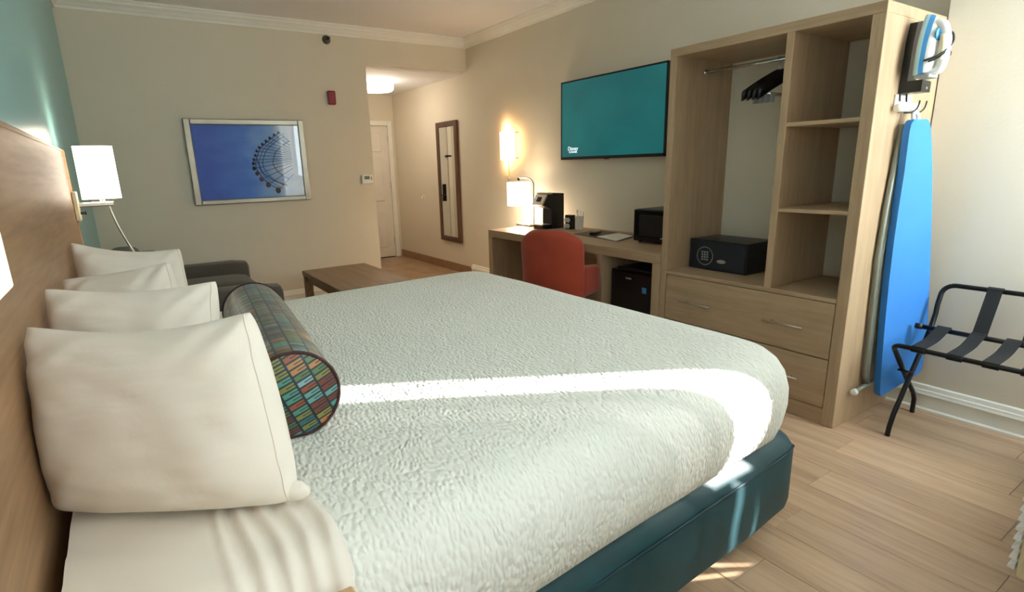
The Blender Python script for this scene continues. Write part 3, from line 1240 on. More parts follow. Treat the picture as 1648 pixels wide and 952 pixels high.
tb_ = thing('coffee_table', 'low brown wooden coffee table in front of the loveseat', 'table', (1.78, 4.5, 0))
obj('top', bx(1.48, 2.085, 3.93, 5.02, 0.405, 0.45, 0.004), 'walnut', tb_)
for lx in (1.485, 2.015):
    for ly in (3.935, 4.95):
        obj('leg', bx(lx, lx + 0.065, ly, ly + 0.065, 0, 0.405, 0.003), 'walnut', tb_)
obj('apron', bx(1.50, 1.515, 4.0, 4.95, 0.355, 0.405), 'walnut', tb_)
obj('apron', bx(2.05, 2.065, 4.0, 4.95, 0.355, 0.405), 'walnut', tb_)

# ------------------------------------------------------------------ wardrobe
FX, BXW = 3.016, 3.56
wd = thing('open_wardrobe', 'tall light oak open wardrobe with hanging bay, shelves and drawers', 'wardrobe', (3.3, 1.62, 0))
obj('side_panel', bx(FX, 3.640, 2.135, 2.179, 0, 1.922, 0.002), 'oak_z', wd)
obj('side_panel', bx(FX, 3.640, 1.056, 1.111, 0, 1.922, 0.002), 'oak_z', wd)
obj('top_panel', bx(FX, 3.640, 1.056, 2.179, 1.922, 1.969, 0.002), 'oak_y', wd)
obj('base_panel', bx(FX, BXW, 1.111, 2.135, 0.642, 0.664, 0.002), 'oak_y', wd)
obj('divider', bx(FX, BXW, 1.446, 1.484, 0.664, 1.922, 0.002), 'oak_z', wd)
obj('back_panel', bx(BXW, BXW + 0.012, 1.111, 2.135, 0.10, 1.922), 'beige', wd, label='beige back panel')
for z1 in (1.505, 1.086):
    obj('shelf', bx(FX + 0.004, BXW, 1.111, 1.446, z1 - 0.019, z1, 0.002), 'oak_y', wd)
for z0, z1 in ((0.352, 0.638), (0.092, 0.346)):
    d_ = obj('drawer', bx(FX + 0.001, FX + 0.022, 1.115, 2.131, z0, z1, 0.002), 'oak_y', wd)
    zc = (z0 + z1) / 2 - 0.004
    for ya, yb in ((1.787, 2.008), (1.247, 1.461)):
        bm = B()
        tube(bm, [(FX - 0.026, ya, zc), (FX - 0.026, yb, zc)], 0.0045, 8)
        for yy in (ya + 0.04, yb - 0.04):
            tube(bm, [(FX - 0.026, yy, zc), (FX + 0.002, yy, zc)], 0.004, 8)
        obj('handle', bm, 'steel', d_, True)
obj('drawer_box', bx(FX + 0.022, BXW, 1.112, 2.134, 0.10, 0.64), 'oak_y', wd)
obj('plinth', bx(FX + 0.004, FX + 0.024, 1.111, 2.135, 0.0, 0.088, 0.002), 'oak_y', wd)
bm = B()
tube(bm, [(3.282, 2.135, 1.852), (3.282, 1.484, 1.852)], 0.010, 12)
rd = obj('hanging_rod', bm, 'chrome', wd, True)
for yy in (2.128, 1.491):
    bm = B()
    tube(bm, [(3.282, yy - 0.006, 1.852), (3.282, yy + 0.006, 1.852)], 0.017, 12)
    obj('rod_socket', bm, 'chrome', rd, True)


# hangers
def hanger(y, lean, label):
    t = thing('clothes_hanger', label, 'hanger', (3.282, y, 1.852), 'black hangers on the wardrobe rod')
    cx = 3.282
    bm = B()
    hook = [(cx - 0.013, y, 1.850), (cx - 0.010, y, 1.862), (cx, y, 1.8665), (cx + 0.0125, y, 1.860), (cx + 0.0135, y, 1.847), (cx + 0.004, y, 1.832), (cx, y, 1.815), (cx, y, 1.775)]
    tube(bm, hook, 0.002, 6, curve=3)
    obj('hook', bm, 'chrome', t, True)
    bm = B()
    sh_pts = [(cx - 0.215, y, 1.665), (cx - 0.12, y, 1.722), (cx - 0.03, y, 1.768), (cx, y, 1.776), (cx + 0.03, y, 1.768), (cx + 0.12, y, 1.722), (cx + 0.215, y, 1.665)]
    P = smooth_path(sh_pts, 4)
    a = []
    for p in P:
        w = 0.026
        a.append([bm.verts.new((p.x, y + dy, p.z + dz)) for dy, dz in ((-0.006, -w), (0.006, -w), (0.007, w * 0.6), (0.0, w), (-0.007, w * 0.6))])
    for A_, C_ in zip(a, a[1:]):
        for k_ in range(5):
            bm.faces.new((A_[k_], A_[(k_ + 1) % 5], C_[(k_ + 1) % 5], C_[k_]))
    bm.faces.new(a[0][::-1])
    bm.faces.new(a[-1])
    obj('shoulder_bar', bm, 'black', t, True)
    bm = B()
    tube(bm, [(cx - 0.17, y, 1.668), (cx + 0.17, y, 1.668)], 0.003, 8)
    clipbar = obj('clip_bar', bm, 'chrome', t, True)
    for s in (-1, 1):
        bm = bx(cx + s * 0.13 - 0.012, cx + s * 0.13 + 0.012, y - 0.009, y + 0.009, 1.625, 1.675, 0.003)
        obj('clip', bm, 'grey', clipbar, label='grey plastic clip')
    t.rotation_euler = (0, 0, lean)
    return t


hanger(1.572, -0.36, 'black hanger on the rod pressed closest to the wardrobe divider')
hanger(1.602, -0.36, 'second black hanger from the divider in the bunch on the rod')
hanger(1.632, -0.36, 'third black hanger from the divider in the bunch on the rod')
hanger(1.664, -0.36, 'outermost black hanger of the bunch, farthest from the divider')

# safe
sfe = thing('safe', 'dark steel room safe with round keypad in the wardrobe hanging bay', 'safe', (3.44, 1.94, 0.664))
obj('body', bx(3.215, 3.500, 1.715, 2.118, 0.664, 0.850, 0.004), 'navysteel', sfe)
dr_ = obj('door', bx(3.206, 3.216, 1.725, 2.108, 0.672, 0.842, 0.003), 'navysteel', sfe)
kc = (3.205, 1.995, 0.752)
bm = B()
pts = [(kc[0], kc[1] + 0.056 * math.cos(2 * PI * k_ / 36), kc[2] + 0.056 * math.sin(2 * PI * k_ / 36)) for k_ in range(36)]
tube(bm, pts, 0.0022, 6, closed=True)
obj('keypad_ring', bm, 'grey', dr_, True)
for r_ in range(4):
    for c_ in range(3):
        obj('key', bx(3.202, 3.206, kc[1] + (c_ - 1) * 0.018 - 0.006, kc[1] + (c_ - 1) * 0.018 + 0.006, kc[2] - 0.027 + r_ * 0.0155, kc[2] - 0.017 + r_ * 0.0155, 0.001), 'grey', dr_)
bm = B()
pts = [(3.202, 1.877 + 0.030 * math.cos(2 * PI * k_ / 24), 0.728 + 0.0115 * math.sin(2 * PI * k_ / 24)) for k_ in range(24)]
prism(bm, pts, (0.005, 0, 0))
obj('badge', bm, 'steel', dr_)

# ------------------------------------------------------------------ things on the wardrobe side
cad = thing('iron_caddy', 'black wall caddy for the iron on the wardrobe side panel', 'caddy', (3.268, 1.056, 1.605))
bm = B()
prism(bm, [(3.222, 1.056, 1.605), (3.312, 1.056, 1.605), (3.312, 1.056, 1.70), (3.325, 1.056, 1.86), (3.30, 1.056, 1.91), (3.25, 1.056, 1.90), (3.232, 1.056, 1.82)], (0, -0.030, 0))
obj('back_plate', bm, 'black', cad)
bm = B()
prism(bm, [(3.220, 1.026, 1.604), (3.314, 1.026, 1.604), (3.314, 1.026, 1.650), (3.220, 1.026, 1.654)], (0, -0.060, 0))
obj('pocket', bm, 'black', cad)
bm = B()
tube(bm, [(3.268, 0.966, 1.62), (3.268, 0.962, 1.62)], 0.006, 10)
obj('screw', bm, 'steel', cad, True)

# iron standing nose-up in its caddy (soleplate to the panel, handle to the room)
IC = (3.232, 0.985, 1.795)


def iron_outline(s, y, zt=1.0):
    pts = []
    for t in [k_ / 24 for k_ in range(25)]:
        z = -0.125 + 0.25 * t
        w = 0.056 * (1 - max(0, (t - 0.12) / 0.88) ** 2.1) ** 0.75 if t > 0.12 else 0.052 + 0.004 * t / 0.12
        pts.append((w, z))
    out = [(IC[0] - w * s, y, IC[2] + z * s * zt) for w, z in pts] + [(IC[0] + w * s, y, IC[2] + z * s * zt) for w, z in pts[::-1][1:]]
    return out


def iron_stack(levels):
    bm = B()
    rows = [[bm.verts.new((p[0], p[1], p[2] + dz)) for p in iron_outline(s, y)] for s, y, dz in levels]
    n = len(rows[0])
    for A_, C_ in zip(rows, rows[1:]):
        for k_ in range(n):
            bm.faces.new((A_[k_], A_[(k_ + 1) % n], C_[(k_ + 1) % n], C_[k_]))
    bm.faces.new(rows[0][::-1])
    bm.faces.new(rows[-1])
    return bm


ir = thing('clothes_iron', 'white and blue clothes iron standing nose up in the black caddy', 'iron', (IC[0], IC[1], IC[2] - 0.125))
obj('soleplate', iron_stack([(1.0, 0.992, 0), (1.0, 0.988, 0)]), 'steel', ir)
obj('skirt', iron_stack([(0.98, 0.988, 0), (1.0, 0.984, 0), (0.97, 0.974, 0)]), 'paleblue', ir, True, auto=40)
obj('blue_shell', iron_stack([(0.97, 0.974, 0), (0.95, 0.963, 0.0), (0.90, 0.955, 0.0)]), 'ironblue', ir, True, auto=40)
bm = iron_stack([(0.92, 0.957, -0.002), (0.88, 0.946, -0.004), (0.74, 0.936, -0.010), (0.50, 0.931, -0.018)])
obj('body', bm, 'white', ir, True, auto=45)
bm = B()
hp = [(IC[0], 0.948, IC[2] + 0.085), (IC[0], 0.924, IC[2] + 0.070), (IC[0], 0.908, IC[2] + 0.015), (IC[0], 0.906, IC[2] - 0.06), (IC[0], 0.918, IC[2] - 0.106), (IC[0], 0.955, IC[2] - 0.112)]
tube(bm, hp, lambda s: 0.017 + 0.004 * math.sin(s * PI), 12, curve=6)
hd_ = obj('handle', bm, 'white', ir, True)
bm = B()
tube(bm, [(IC[0] - 0.014, 0.915, IC[2] + 0.03), (IC[0] - 0.016, 0.909, IC[2] - 0.02), (IC[0] - 0.014, 0.914, IC[2] - 0.07)], 0.012, 10, curve=5)
obj('grip_pad', bm, 'cream', hd_, True)
bm = B()
lathe(bm, [(0.026, 0.0), (0.026, 0.006), (0.020, 0.010)], (0, 0, 0), 18)
bmesh.ops.rotate(bm, verts=bm.verts, matrix=Matrix.Rotation(math.radians(90), 3, 'X'))
bmesh.ops.translate(bm, verts=bm.verts, vec=(IC[0] - 0.012, 0.937, IC[2] + 0.035))
obj('dial', bm, 'ironblue', ir, True, auto=40)
bm = bx(IC[0] - 0.05, IC[0] + 0.05, 0.930, 0.99, IC[2] - 0.138, IC[2] - 0.122, 0.006, 2)
obj('heel', bm, 'grey', ir)
bm = B()
c0 = Vector((IC[0], 0.906, IC[2]))
tube(bm, [c0 + Vector((-0.06, 0.05, -0.07)), c0 + Vector((-0.035, 0.012, -0.055)), c0 + Vector((-0.012, -0.012, -0.028)), c0 + Vector((0.010, -0.022, 0.0)), c0 + Vector((0.016, -0.014, 0.035)), c0 + Vector((0.030, 0.012, 0.045))], 0.0042, 8, curve=6)
tube(bm, [c0 + Vector((-0.012, -0.012, -0.028)), c0 + Vector((0.008, -0.020, -0.045)), c0 + Vector((0.026, -0.004, -0.062)), c0 + Vector((0.034, 0.02, -0.06))], 0.0042, 8, curve=6)
tube(bm, [c0 + Vector((-0.05, 0.035, -0.075)), c0 + Vector((-0.03, 0.008, -0.062)), c0 + Vector((-0.012, -0.012, -0.034))], 0.0040, 8, curve=6)
obj('cord', bm, 'black', ir, True)

# ironing board hook
hk = thing('ironing_board_hook', 'white hanger bracket with dark wire hooks above the ironing board', 'hook', (3.29, 1.056, 1.545))
bm = B()
tube(bm, [(3.175, 1.030, 1.540), (3.37, 1.030, 1.550)], 0.018, 14)
obj('roller', bm, 'white', hk, True)
obj('wall_plate', bx(3.19, 3.36, 1.046, 1.056, 1.53, 1.60, 0.003), 'white', hk)
for xx in (3.215, 3.285):
    bm = B()
    tube(bm, [(xx, 1.044, 1.604), (xx, 1.040, 1.57)], 0.0035, 8)
    obj('pin', bm, 'black', hk, True)
for xx in (3.25, 3.325):
    bm = B()
    tube(bm, [(xx, 1.03, 1.521), (xx + 0.02, 1.008, 1.522), (xx + 0.038, 0.995, 1.54), (xx + 0.042, 0.990, 1.572)], 0.0035, 8, curve=6)
    obj('wire_hook', bm, 'black', hk, True)

# ironing board in a plane slightly turned to the room
ib = thing('ironing_board', 'bright blue ironing board hanging upright beside the wardrobe', 'ironing board', (3.42, 0.965, 0.13))
zs = [0.128, 0.14, 0.175, 0.35, 0.55, 0.75, 0.95, 1.1, 1.25, 1.38, 1.44, 1.47, 1.485, 1.490]
lx_ = [3.315, 3.305, 3.300, 3.281, 3.264, 3.250, 3.243, 3.242, 3.244, 3.240, 3.239, 3.243, 3.255, 3.268]
rx_ = [3.560, 3.575, 3.585, 3.582, 3.560, 3.527, 3.490, 3.460, 3.428, 3.394, 3.374, 3.362, 3.348, 3.334]
tilt_z = [0.128, 0.14, 0.175, 0.35]


def board_pt(x_, z_, d):
    y_ = 1.02 - 0.25 * (x_ - 3.2)
    n_ = Vector((-0.2425, -0.9701, 0))
    return Vector((x_, y_, z_)) + n_ * d


bm = B()
rows = []
for i_, z_ in enumerate(zs):
    rz_ = z_
    row = []
    for k_ in range(13):
        u = k_ / 12
        x_ = lx_[i_] + (rx_[i_] - lx_[i_]) * u
        zz = z_ + (0.085 * u * max(0, 1 - (z_ - 0.128) / 0.25))
        row.append((x_, zz))
    rows.append(row)
fr_, bk_ = [], []
for row in rows:
    fr_.append([bm.verts.new(board_pt(x_, z_, 0.020)) for x_, z_ in row])
    bk_.append([bm.verts.new(board_pt(x_ + 0.004, z_, -0.016)) for x_, z_ in row])
for i_ in range(len(rows) - 1):
    for k_ in range(12):
        bm.faces.new((fr_[i_][k_], fr_[i_][k_ + 1], fr_[i_ + 1][k_ + 1], fr_[i_ + 1][k_]))
        bm.faces.new((bk_[i_][k_], bk_[i_ + 1][k_], bk_[i_ + 1][k_ + 1], bk_[i_][k_ + 1]))
    for k_ in (0, 12):
        bm.faces.new((fr_[i_][k_], fr_[i_ + 1][k_], bk_[i_ + 1][k_], bk_[i_][k_]))
for k_ in range(12):
    bm.faces.new((fr_[0][k_], fr_[0][k_ + 1], bk_[0][k_ + 1], bk_[0][k_]))
    bm.faces.new((fr_[-1][k_], bk_[-1][k_], bk_[-1][k_ + 1], fr_[-1][k_ + 1]))
es = [e for e in bm.edges if e.calc_face_angle(0) > 0.9]
bmesh.ops.bevel(bm, geom=es, offset=0.008, segments=3, profile=0.5, affect='EDGES')
obj('padded_cover', bm, 'blue', ib, True, auto=60)
bm = B()
tube(bm, [(3.27, 1.038, 1.47), (3.225, 1.038, 1.1), (3.212, 1.038, 0.85), (3.250, 1.036, 0.25), (3.262, 1.03, 0.19)], 0.013, 10)
tube(bm, [(3.285, 1.038, 1.44), (3.243, 1.038, 0.85), (3.278, 1.036, 0.25), (3.285, 1.03, 0.19)], 0.012, 10)
tube(bm, [(3.36, 1.03, 1.40), (3.39, 1.03, 0.9), (3.36, 1.03, 0.30)], 0.010, 10)
lg = obj('leg', bm, 'greymetal', ib, True)
bm = B()
tube(bm, [(3.14, 1.028, 0.178), (3.40, 1.026, 0.19)], 0.013, 12)
obj('foot_bar', bm, 'greymetal', lg, True)
for xx, zz in ((3.128, 0.1775), (3.40, 0.19)):
    bm = B()
    tube(bm, [(xx, 1.028, zz), (xx + 0.022, 1.028, zz + 0.001)], 0.0165, 12)
    obj('foot_cap', bm, 'white', lg, True, label='white rubber foot cap')
bm = B()
tube(bm, [(3.285, 1.0, 1.485), (3.29, 1.008, 1.515), (3.305, 1.004, 1.522), (3.32, 1.0, 1.51), (3.318, 0.995, 1.485)], 0.009, 10, curve=4)
obj('tip_loop', bm, 'white', ib, True)

# ------------------------------------------------------------------ luggage rack
lr = thing('luggage_rack', 'black folding luggage rack with webbing straps against the right wall', 'luggage rack', (3.35, 0.60, 0))
R_ = 0.0115


def rack_frame(prof, bend, ya, yb):
    """U-shaped tube frame: profile in xz from foot to top, mirrored at both ends of the rack"""
    p0 = [(x_, ya, z_) for x_, z_ in prof]
    p1 = [(x_, yb, z_) for x_, z_ in prof]
    tx_, tz_ = prof[-1]
    px_, pz_ = prof[-2]
    d = Vector((tx_ - px_, 0, tz_ - pz_)).normalized()
    arc0, arc1 = [], []
    for k_ in range(1, 7):
        a = (PI / 2) * k_ / 6
        off = bend * math.sin(a)
        sh_ = bend * (1 - math.cos(a))
        arc0.append(Vector((tx_, ya - sh_, tz_)) + d * off)
        arc1.append(Vector((tx_, yb + sh_, tz_)) + d * off)
    return p0 + arc0 + arc1[::-1] + p1[::-1]


frameA = [(3.153, 0.0), (3.163, 0.05), (3.190, 0.105), (3.44, 0.44), (3.488, 0.51), (3.510, 0.56), (3.515, 0.605), (3.535, 0.655)]
bm = B()
tube(bm, rack_frame(frameA, 0.052, 0.865, 0.345), R_, 10)
obj('back_frame', bm, 'blackmetal', lr, True)
fB = [(3.545, 0.0), (3.545, 0.075), (3.518, 0.12), (3.40, 0.228), (3.27, 0.355), (3.195, 0.432)]
bm = B()
tube(bm, rack_frame(fB, 0.036, 0.905, 0.305), R_, 10)
obj('front_frame', bm, 'blackmetal', lr, True)
RX, RZ = 3.435, 0.500
bm = B()
tube(bm, [(RX, 0.905, RZ), (RX, 0.305, RZ)], R_, 10)
rb = obj('rear_bar', bm, 'blackmetal', lr, True)
for yy in (0.900, 0.310):
    bm = B()
    tube(bm, [(RX, yy - 0.015, RZ), (RX, yy + 0.015, RZ)], 0.0145, 10)
    obj('end_cap', bm, 'black', rb, True)
for yy in (0.885, 0.325):
    bm = B()
    tube(bm, [(3.315, yy - 0.034, 0.292), (3.315, yy + 0.034, 0.292)], 0.006, 8)
    obj('pivot', bm, 'blackmetal', lr, True)
fx_, fz_ = 3.170, 0.458


def strap(y_, pts, w=0.056, th=0.003, bulge=0.0):
    bm = B()
    P = smooth_path(pts, 6)
    rows = []
    for i_, p in enumerate(P):
        d = (P[min(i_ + 1, len(P) - 1)] - P[max(i_ - 1, 0)]).normalized()
        n_ = Vector((-d.z, 0, d.x))
        rows.append([bm.verts.new(p + Vector((0, dy, 0)) + n_ * dn) for dy, dn in ((-w / 2, -th / 2), (w / 2, -th / 2), (w / 2, th / 2), (-w / 2, th / 2))])
    for A_, C_ in zip(rows, rows[1:]):
        for k_ in range(4):
            bm.faces.new((A_[k_], A_[(k_ + 1) % 4], C_[(k_ + 1) % 4], C_[k_]))
    bm.faces.new(rows[0][::-1])
    bm.faces.new(rows[-1])
    return bm


def wrap(cx, cz, r, a0, a1, y_):
    return [Vector((cx + r * math.cos(math.radians(a0 + (a1 - a0) * k_ / 6)), y_, cz + r * math.sin(math.radians(a0 + (a1 - a0) * k_ / 6)))) for k_ in range(7)]


for yy in (0.80, 0.665, 0.54, 0.415):
    pts = wrap(fx_, fz_, R_ + 0.003, 250, 90, yy) + [Vector((3.31, yy, 0.480))] + wrap(RX, RZ, R_ + 0.003, 95, -60, yy)
    obj('seat_strap', strap(yy, pts), 'strap', lr, True, auto=50)
tb2 = (3.535 + 0.052 * 0.371, 0.655 + 0.052 * 0.928)
for yy in (0.665, 0.49):
    pts = wrap(RX, RZ, R_ + 0.0045, 200, 60, yy) + [Vector((3.488, yy, 0.60))] + wrap(tb2[0], tb2[1], R_ + 0.003, 190, 0, yy)
    obj('back_strap', strap(yy, pts, 0.056), 'strap', lr, True, auto=50)

# ------------------------------------------------------------------ air conditioner by the window
ac = thing('air_conditioner', 'cream wall air conditioner cut by the frame, with side fins, under the window', 'air conditioner', (2.8, -0.02, 0.09))
obj('casing', bx(2.262, 3.30, YN, 0.185, 0.095, 0.52, 0.012, 2), 'cream', ac)
n_l = 12
for k_ in range(n_l):
    z_ = 0.125 + k_ * 0.032
    bm = B()
    prism(bm, [(2.256, 0.186, z_), (2.256, 0.186, z_ + 0.020), (2.256, 0.203, z_ + 0.008), (2.256, 0.203, z_ + 0.001)], (1.04, 0, 0))
    obj('louver', bm, 'white', ac)
obj('foot_rail', bx(2.30, 3.26, YN, 0.10, 0.0, 0.095), 'grey', ac)

# ------------------------------------------------------------------ desk
dk = thing('writing_desk', 'light oak writing desk running from the wardrobe along the right wall', 'desk', (3.38, 3.19, 0))
DXB = 3.742
obj('desktop', bx(3.014, DXB, 2.182, 4.207, 0.694, 0.759, 0.002), 'oak_y', dk)
obj('end_panel', bx(3.014, DXB, 4.143, 4.207, 0, 0.694, 0.002), 'oak_z', dk)
obj('partition', bx(3.014, DXB, 2.705, 2.756, 0, 0.694, 0.002), 'oak_z', dk)
obj('end_panel', bx(3.014, DXB, 2.182, 2.248, 0, 0.694, 0.002), 'oak_z', dk)
obj('modesty_panel', bx(3.66, 3.68, 2.756, 4.143, 0.10, 0.694), 'oak_y', dk)

fg = thing('mini_fridge', 'small black refrigerator in the niche under the desk', 'fridge', (3.36, 2.48, 0))
obj('cabinet', bx(3.13, 3.60, 2.275, 2.675, 0.015, 0.605, 0.01, 2), 'black', fg)
fd = obj('door', bx(3.075, 3.126, 2.275, 2.675, 0.02, 0.60, 0.014, 3), 'black', fg)
obj('nameplate', bx(3.0725, 3.076, 2.480, 2.530, 0.540, 0.552, 0.001), 'grey', fd)
obj('energy_label', bx(3.0735, 3.076, 2.340, 2.378, 0.462, 0.502), 'bluelabel', fd, label='small blue energy label')
obj('grip', bx(3.07, 3.08, 2.30, 2.65, 0.585, 0.597, 0.003), 'blackgloss', fd)
for lx in (3.15, 3.56):
    for ly in (2.29, 2.63):
        obj('foot', bx(lx, lx + 0.02, ly, ly + 0.02, 0, 0.016), 'black', fg)

mw = thing('microwave', 'black countertop microwave on the desk beside the wardrobe', 'microwave', (3.52, 2.46, 0.759))
bm = bx(3.345, 3.70, 2.235, 2.700, 0.770, 1.002, 0.006, 2)
obj('case', bm, 'black', mw)
md = obj('door', bx(3.325, 3.346, 2.355, 2.702, 0.772, 1.000, 0.006, 2), 'blackgloss', mw)
obj('window', bx(3.3235, 3.327, 2.41, 2.65, 0.815, 0.965, 0.002), 'black', md)
obj('nameplate', bx(3.3225, 3.326, 2.405, 2.450, 0.800, 0.810), 'grey', md)
obj('control_panel', bx(3.326, 3.346, 2.235, 2.350, 0.772, 1.000, 0.004), 'black', mw)
for lx in (3.36, 3.66):
    for ly in (2.25, 2.66):
        obj('foot', bx(lx, lx + 0.02, ly, ly + 0.02, 0.759, 0.771), 'black', mw)

# coffee maker
cm = thing('coffee_maker', 'black single cup coffee maker with silver head on the desk', 'coffee maker', (3.50, 3.87, 0.759))
y0, y1 = 3.80, 3.945
obj('tower', bx(3.45, 3.60, y0, y1, 0.759, 1.055, 0.012, 3), 'black', cm)
bm = B()
prism(bm, [(3.34, y0 + 0.004, 0.985), (3.47, y0 + 0.004, 0.93), (3.58, y0 + 0.004, 0.95), (3.605, y0 + 0.004, 1.075), (3.45, y0 + 0.004, 1.085), (3.385, y0 + 0.004, 1.065)], (0, y1 - y0 - 0.008, 0))
bmesh.ops.bevel(bm, geom=bm.edges[:], offset=0.010, segments=2, profile=0.5, affect='EDGES')
hd2 = obj('brew_head', bm, 'black', cm)
bm = B()
prism(bm, [(3.332, y0 - 0.001, 0.982), (3.346, y0 - 0.001, 0.975), (3.400, y0 - 0.001, 1.064), (3.386, y0 - 0.001, 1.072)], (0, y1 - y0 + 0.002, 0))
obj('face_plate', bm, 'steel', hd2)
bm = B()
prism(bm, [(3.345, y0 + 0.045, 1.012), (3.348, y0 + 0.045, 1.010), (3.372, y0 + 0.045, 1.049), (3.369, y0 + 0.045, 1.051)], (0, 0.055, 0))
obj('display', bm, 'blackgloss', hd2)
obj('top_trim', bx(3.39, 3.46, y0 - 0.002, y1 + 0.002, 1.072, 1.088, 0.004), 'steel', hd2)
obj('drip_tray', bx(3.345, 3.47, y0 + 0.004, y1 - 0.004, 0.759, 0.800, 0.006, 2), 'blackgloss', cm)
obj('tray_grid', bx(3.355, 3.462, y0 + 0.012, y1 - 0.012, 0.799, 0.803), 'steel', cm)

# desk lamp
dl = thing('desk_lamp', 'lit drum shade table lamp at the far end of the desk', 'lamp', (3.52, 4.15, 0.759))
obj('base', bx(3.42, 3.60, 4.10, 4.32, 0.759, 0.778, 0.004, 2), 'steel', dl)
bm = B()
tube(bm, [(3.50, 4.135, 0.778), (3.50, 4.135, 1.13), (3.50, 4.14, 1.165), (3.50, 4.17, 1.195), (3.50, 4.22, 1.213), (3.50, 4.29, 1.217), (3.50, 4.36, 1.214), (3.50, 4.372, 1.205), (3.50, 4.375, 1.18)], 0.0065, 10, curve=4)
obj('arm', bm, 'steel', dl, True)
bm = B()
tube(bm, [(3.50, 4.375, 1.170), (3.50, 4.375, 1.215)], 0.013, 12)
obj('finial', bm, 'blackmetal', dl, True)
bm = B()
sc_c = (3.50, 4.375, 0.0)
prof = [(0.116, 0.945), (0.116, 1.172), (0.112, 1.172), (0.112, 0.945), (0.116, 0.945)]
lathe(bm, prof, sc_c, 40, cap=False)
bmesh.ops.remove_doubles(bm, verts=bm.verts, dist=1e-5)
obj('shade', bm, 'shade', dl, True, auto=40)
bm = B()
lathe(bm, [(0.006, 0), (0.03, 0.03), (0.03, 0.06), (0.012, 0.09), (0.012, 0.14)], (3.50, 4.375, 1.03), 16)
obj('bulb', bm, 'bulb', dl, True)
ld = bpy.data.lights.new('desk_lamp_light', 'POINT')
ld.energy = 13.0
ld.color = (1.0, 0.80, 0.56)
ld.shadow_soft_size = 0.06
lo = bpy.data.objects.new('desk_lamp_light', ld)
COL.objects.link(lo)
lo.parent = dl
lo.location = (-0.02, 0.225, 0.165)

# things on the desk
pods = thing('coffee_packet_holder', 'dark stand of white coffee packets beside the coffee maker', 'holder', (3.555, 3.69, 0.759))
obj('stand', bx(3.545, 3.60, 3.650, 3.730, 0.759, 0.885, 0.003), 'black', pods)
for z_, yy in ((0.788, 3.675), (0.788, 3.708), (0.842, 3.672), (0.842, 3.706)):
    bm = B()
    lathe(bm, [(0.014, 0.0), (0.019, 0.010), (0.022, 0.010), (0.022, 0.014)], (0, 0, 0), 14)
    bmesh.ops.rotate(bm, verts=bm.verts, matrix=Matrix.Rotation(math.radians(-90), 3, 'Y'))
    bmesh.ops.translate(bm, verts=bm.verts, vec=(3.546, yy, z_))
    obj('coffee_pod', bm, 'paper', pods, True, auto=40)
cup = thing('paper_cup', 'white paper cup beside the coffee packets holding stirrers', 'cup', (3.59, 3.585, 0.759))
bm = B()
lathe(bm, [(0.031, 0.0), (0.033, 0.01), (0.040, 0.115), (0.042, 0.119), (0.040, 0.119), (0.036, 0.10), (0.030, 0.006)], (3.59, 3.585, 0.759), 24)
obj('wall', bm, 'paper', cup, True, auto=50)
for k_, (dx, dy, hh) in enumerate(((-0.01, 0.012, 0.17), (0.004, 0.018, 0.176), (0.0, -0.012, 0.165), (0.012, -0.02, 0.155), (0.014, 0.004, 0.16))):
    bm = B()
    p0 = Vector((3.59 + dx * 0.6, 3.585 + dy * 0.6, 0.768))
    p1 = Vector((3.59 + dx * 1.6, 3.585 + dy * 1.6, 0.759 + hh))
    tube(bm, [p0, p1], 0.004, 6)
    o = obj('stirrer_stick', bm, 'paper', None, True)
    tag(o, 'thin white wrapped stirrer standing in the paper cup on the desk', 'stirrer', 'stirrers in the paper cup')
tray = thing('leather_desk_pad', 'dark brown leather desk pad by the microwave, holding paper', 'desk pad', (3.47, 3.10, 0.759))


def quad_slab(bm, pts, z0, z1):
    prism(bm, [(p[0], p[1], z0) for p in pts], (0, 0, z1 - z0))


bm = B()
quad_slab(bm, [(3.26, 2.80), (3.33, 3.36), (3.66, 3.42), (3.61, 2.90)], 0.759, 0.764)
obj('pad', bm, 'leather', tray)
bm = B()
quad_slab(bm, [(3.235, 2.785), (3.31, 3.06), (3.585, 3.10), (3.525, 2.89)], 0.7645, 0.770)
tag(obj('paper_sheets', bm, 'paper', None), 'pair of white printed sheets lying on the leather desk pad', 'paper')
bm = B()
c_ = Vector((3.43, 3.21, 0.779))
v_ = box(bm, -0.095, 0.095, -0.024, 0.024, -0.014, 0.012, 0.010, 3)
bmesh.ops.rotate(bm, verts=bm.verts, matrix=Matrix.Rotation(math.radians(28), 3, 'Z'))
bmesh.ops.translate(bm, verts=bm.verts, vec=c_)
rm = obj('remote_control', bm, 'blackgloss', None, True, auto=40)
tag(rm, 'black television remote lying on the leather pad beside the sheets', 'remote')

# ------------------------------------------------------------------ desk chair
YAW = math.radians(21)
CB = Vector((2.572, 2.752, 0))


def ch_pt(f_, r_, z_):
    """chair frame: f_ forward from the back, r_ to the chair's left (+) side"""
    return Vector((CB.x + f_ * math.cos(YAW) - r_ * math.sin(YAW), CB.y + f_ * math.sin(YAW) + r_ * math.cos(YAW), z_))


def ch_map(bm):
    for v in bm.verts:
        v.co = ch_pt(v.co.x, v.co.y, v.co.z)
    return bm


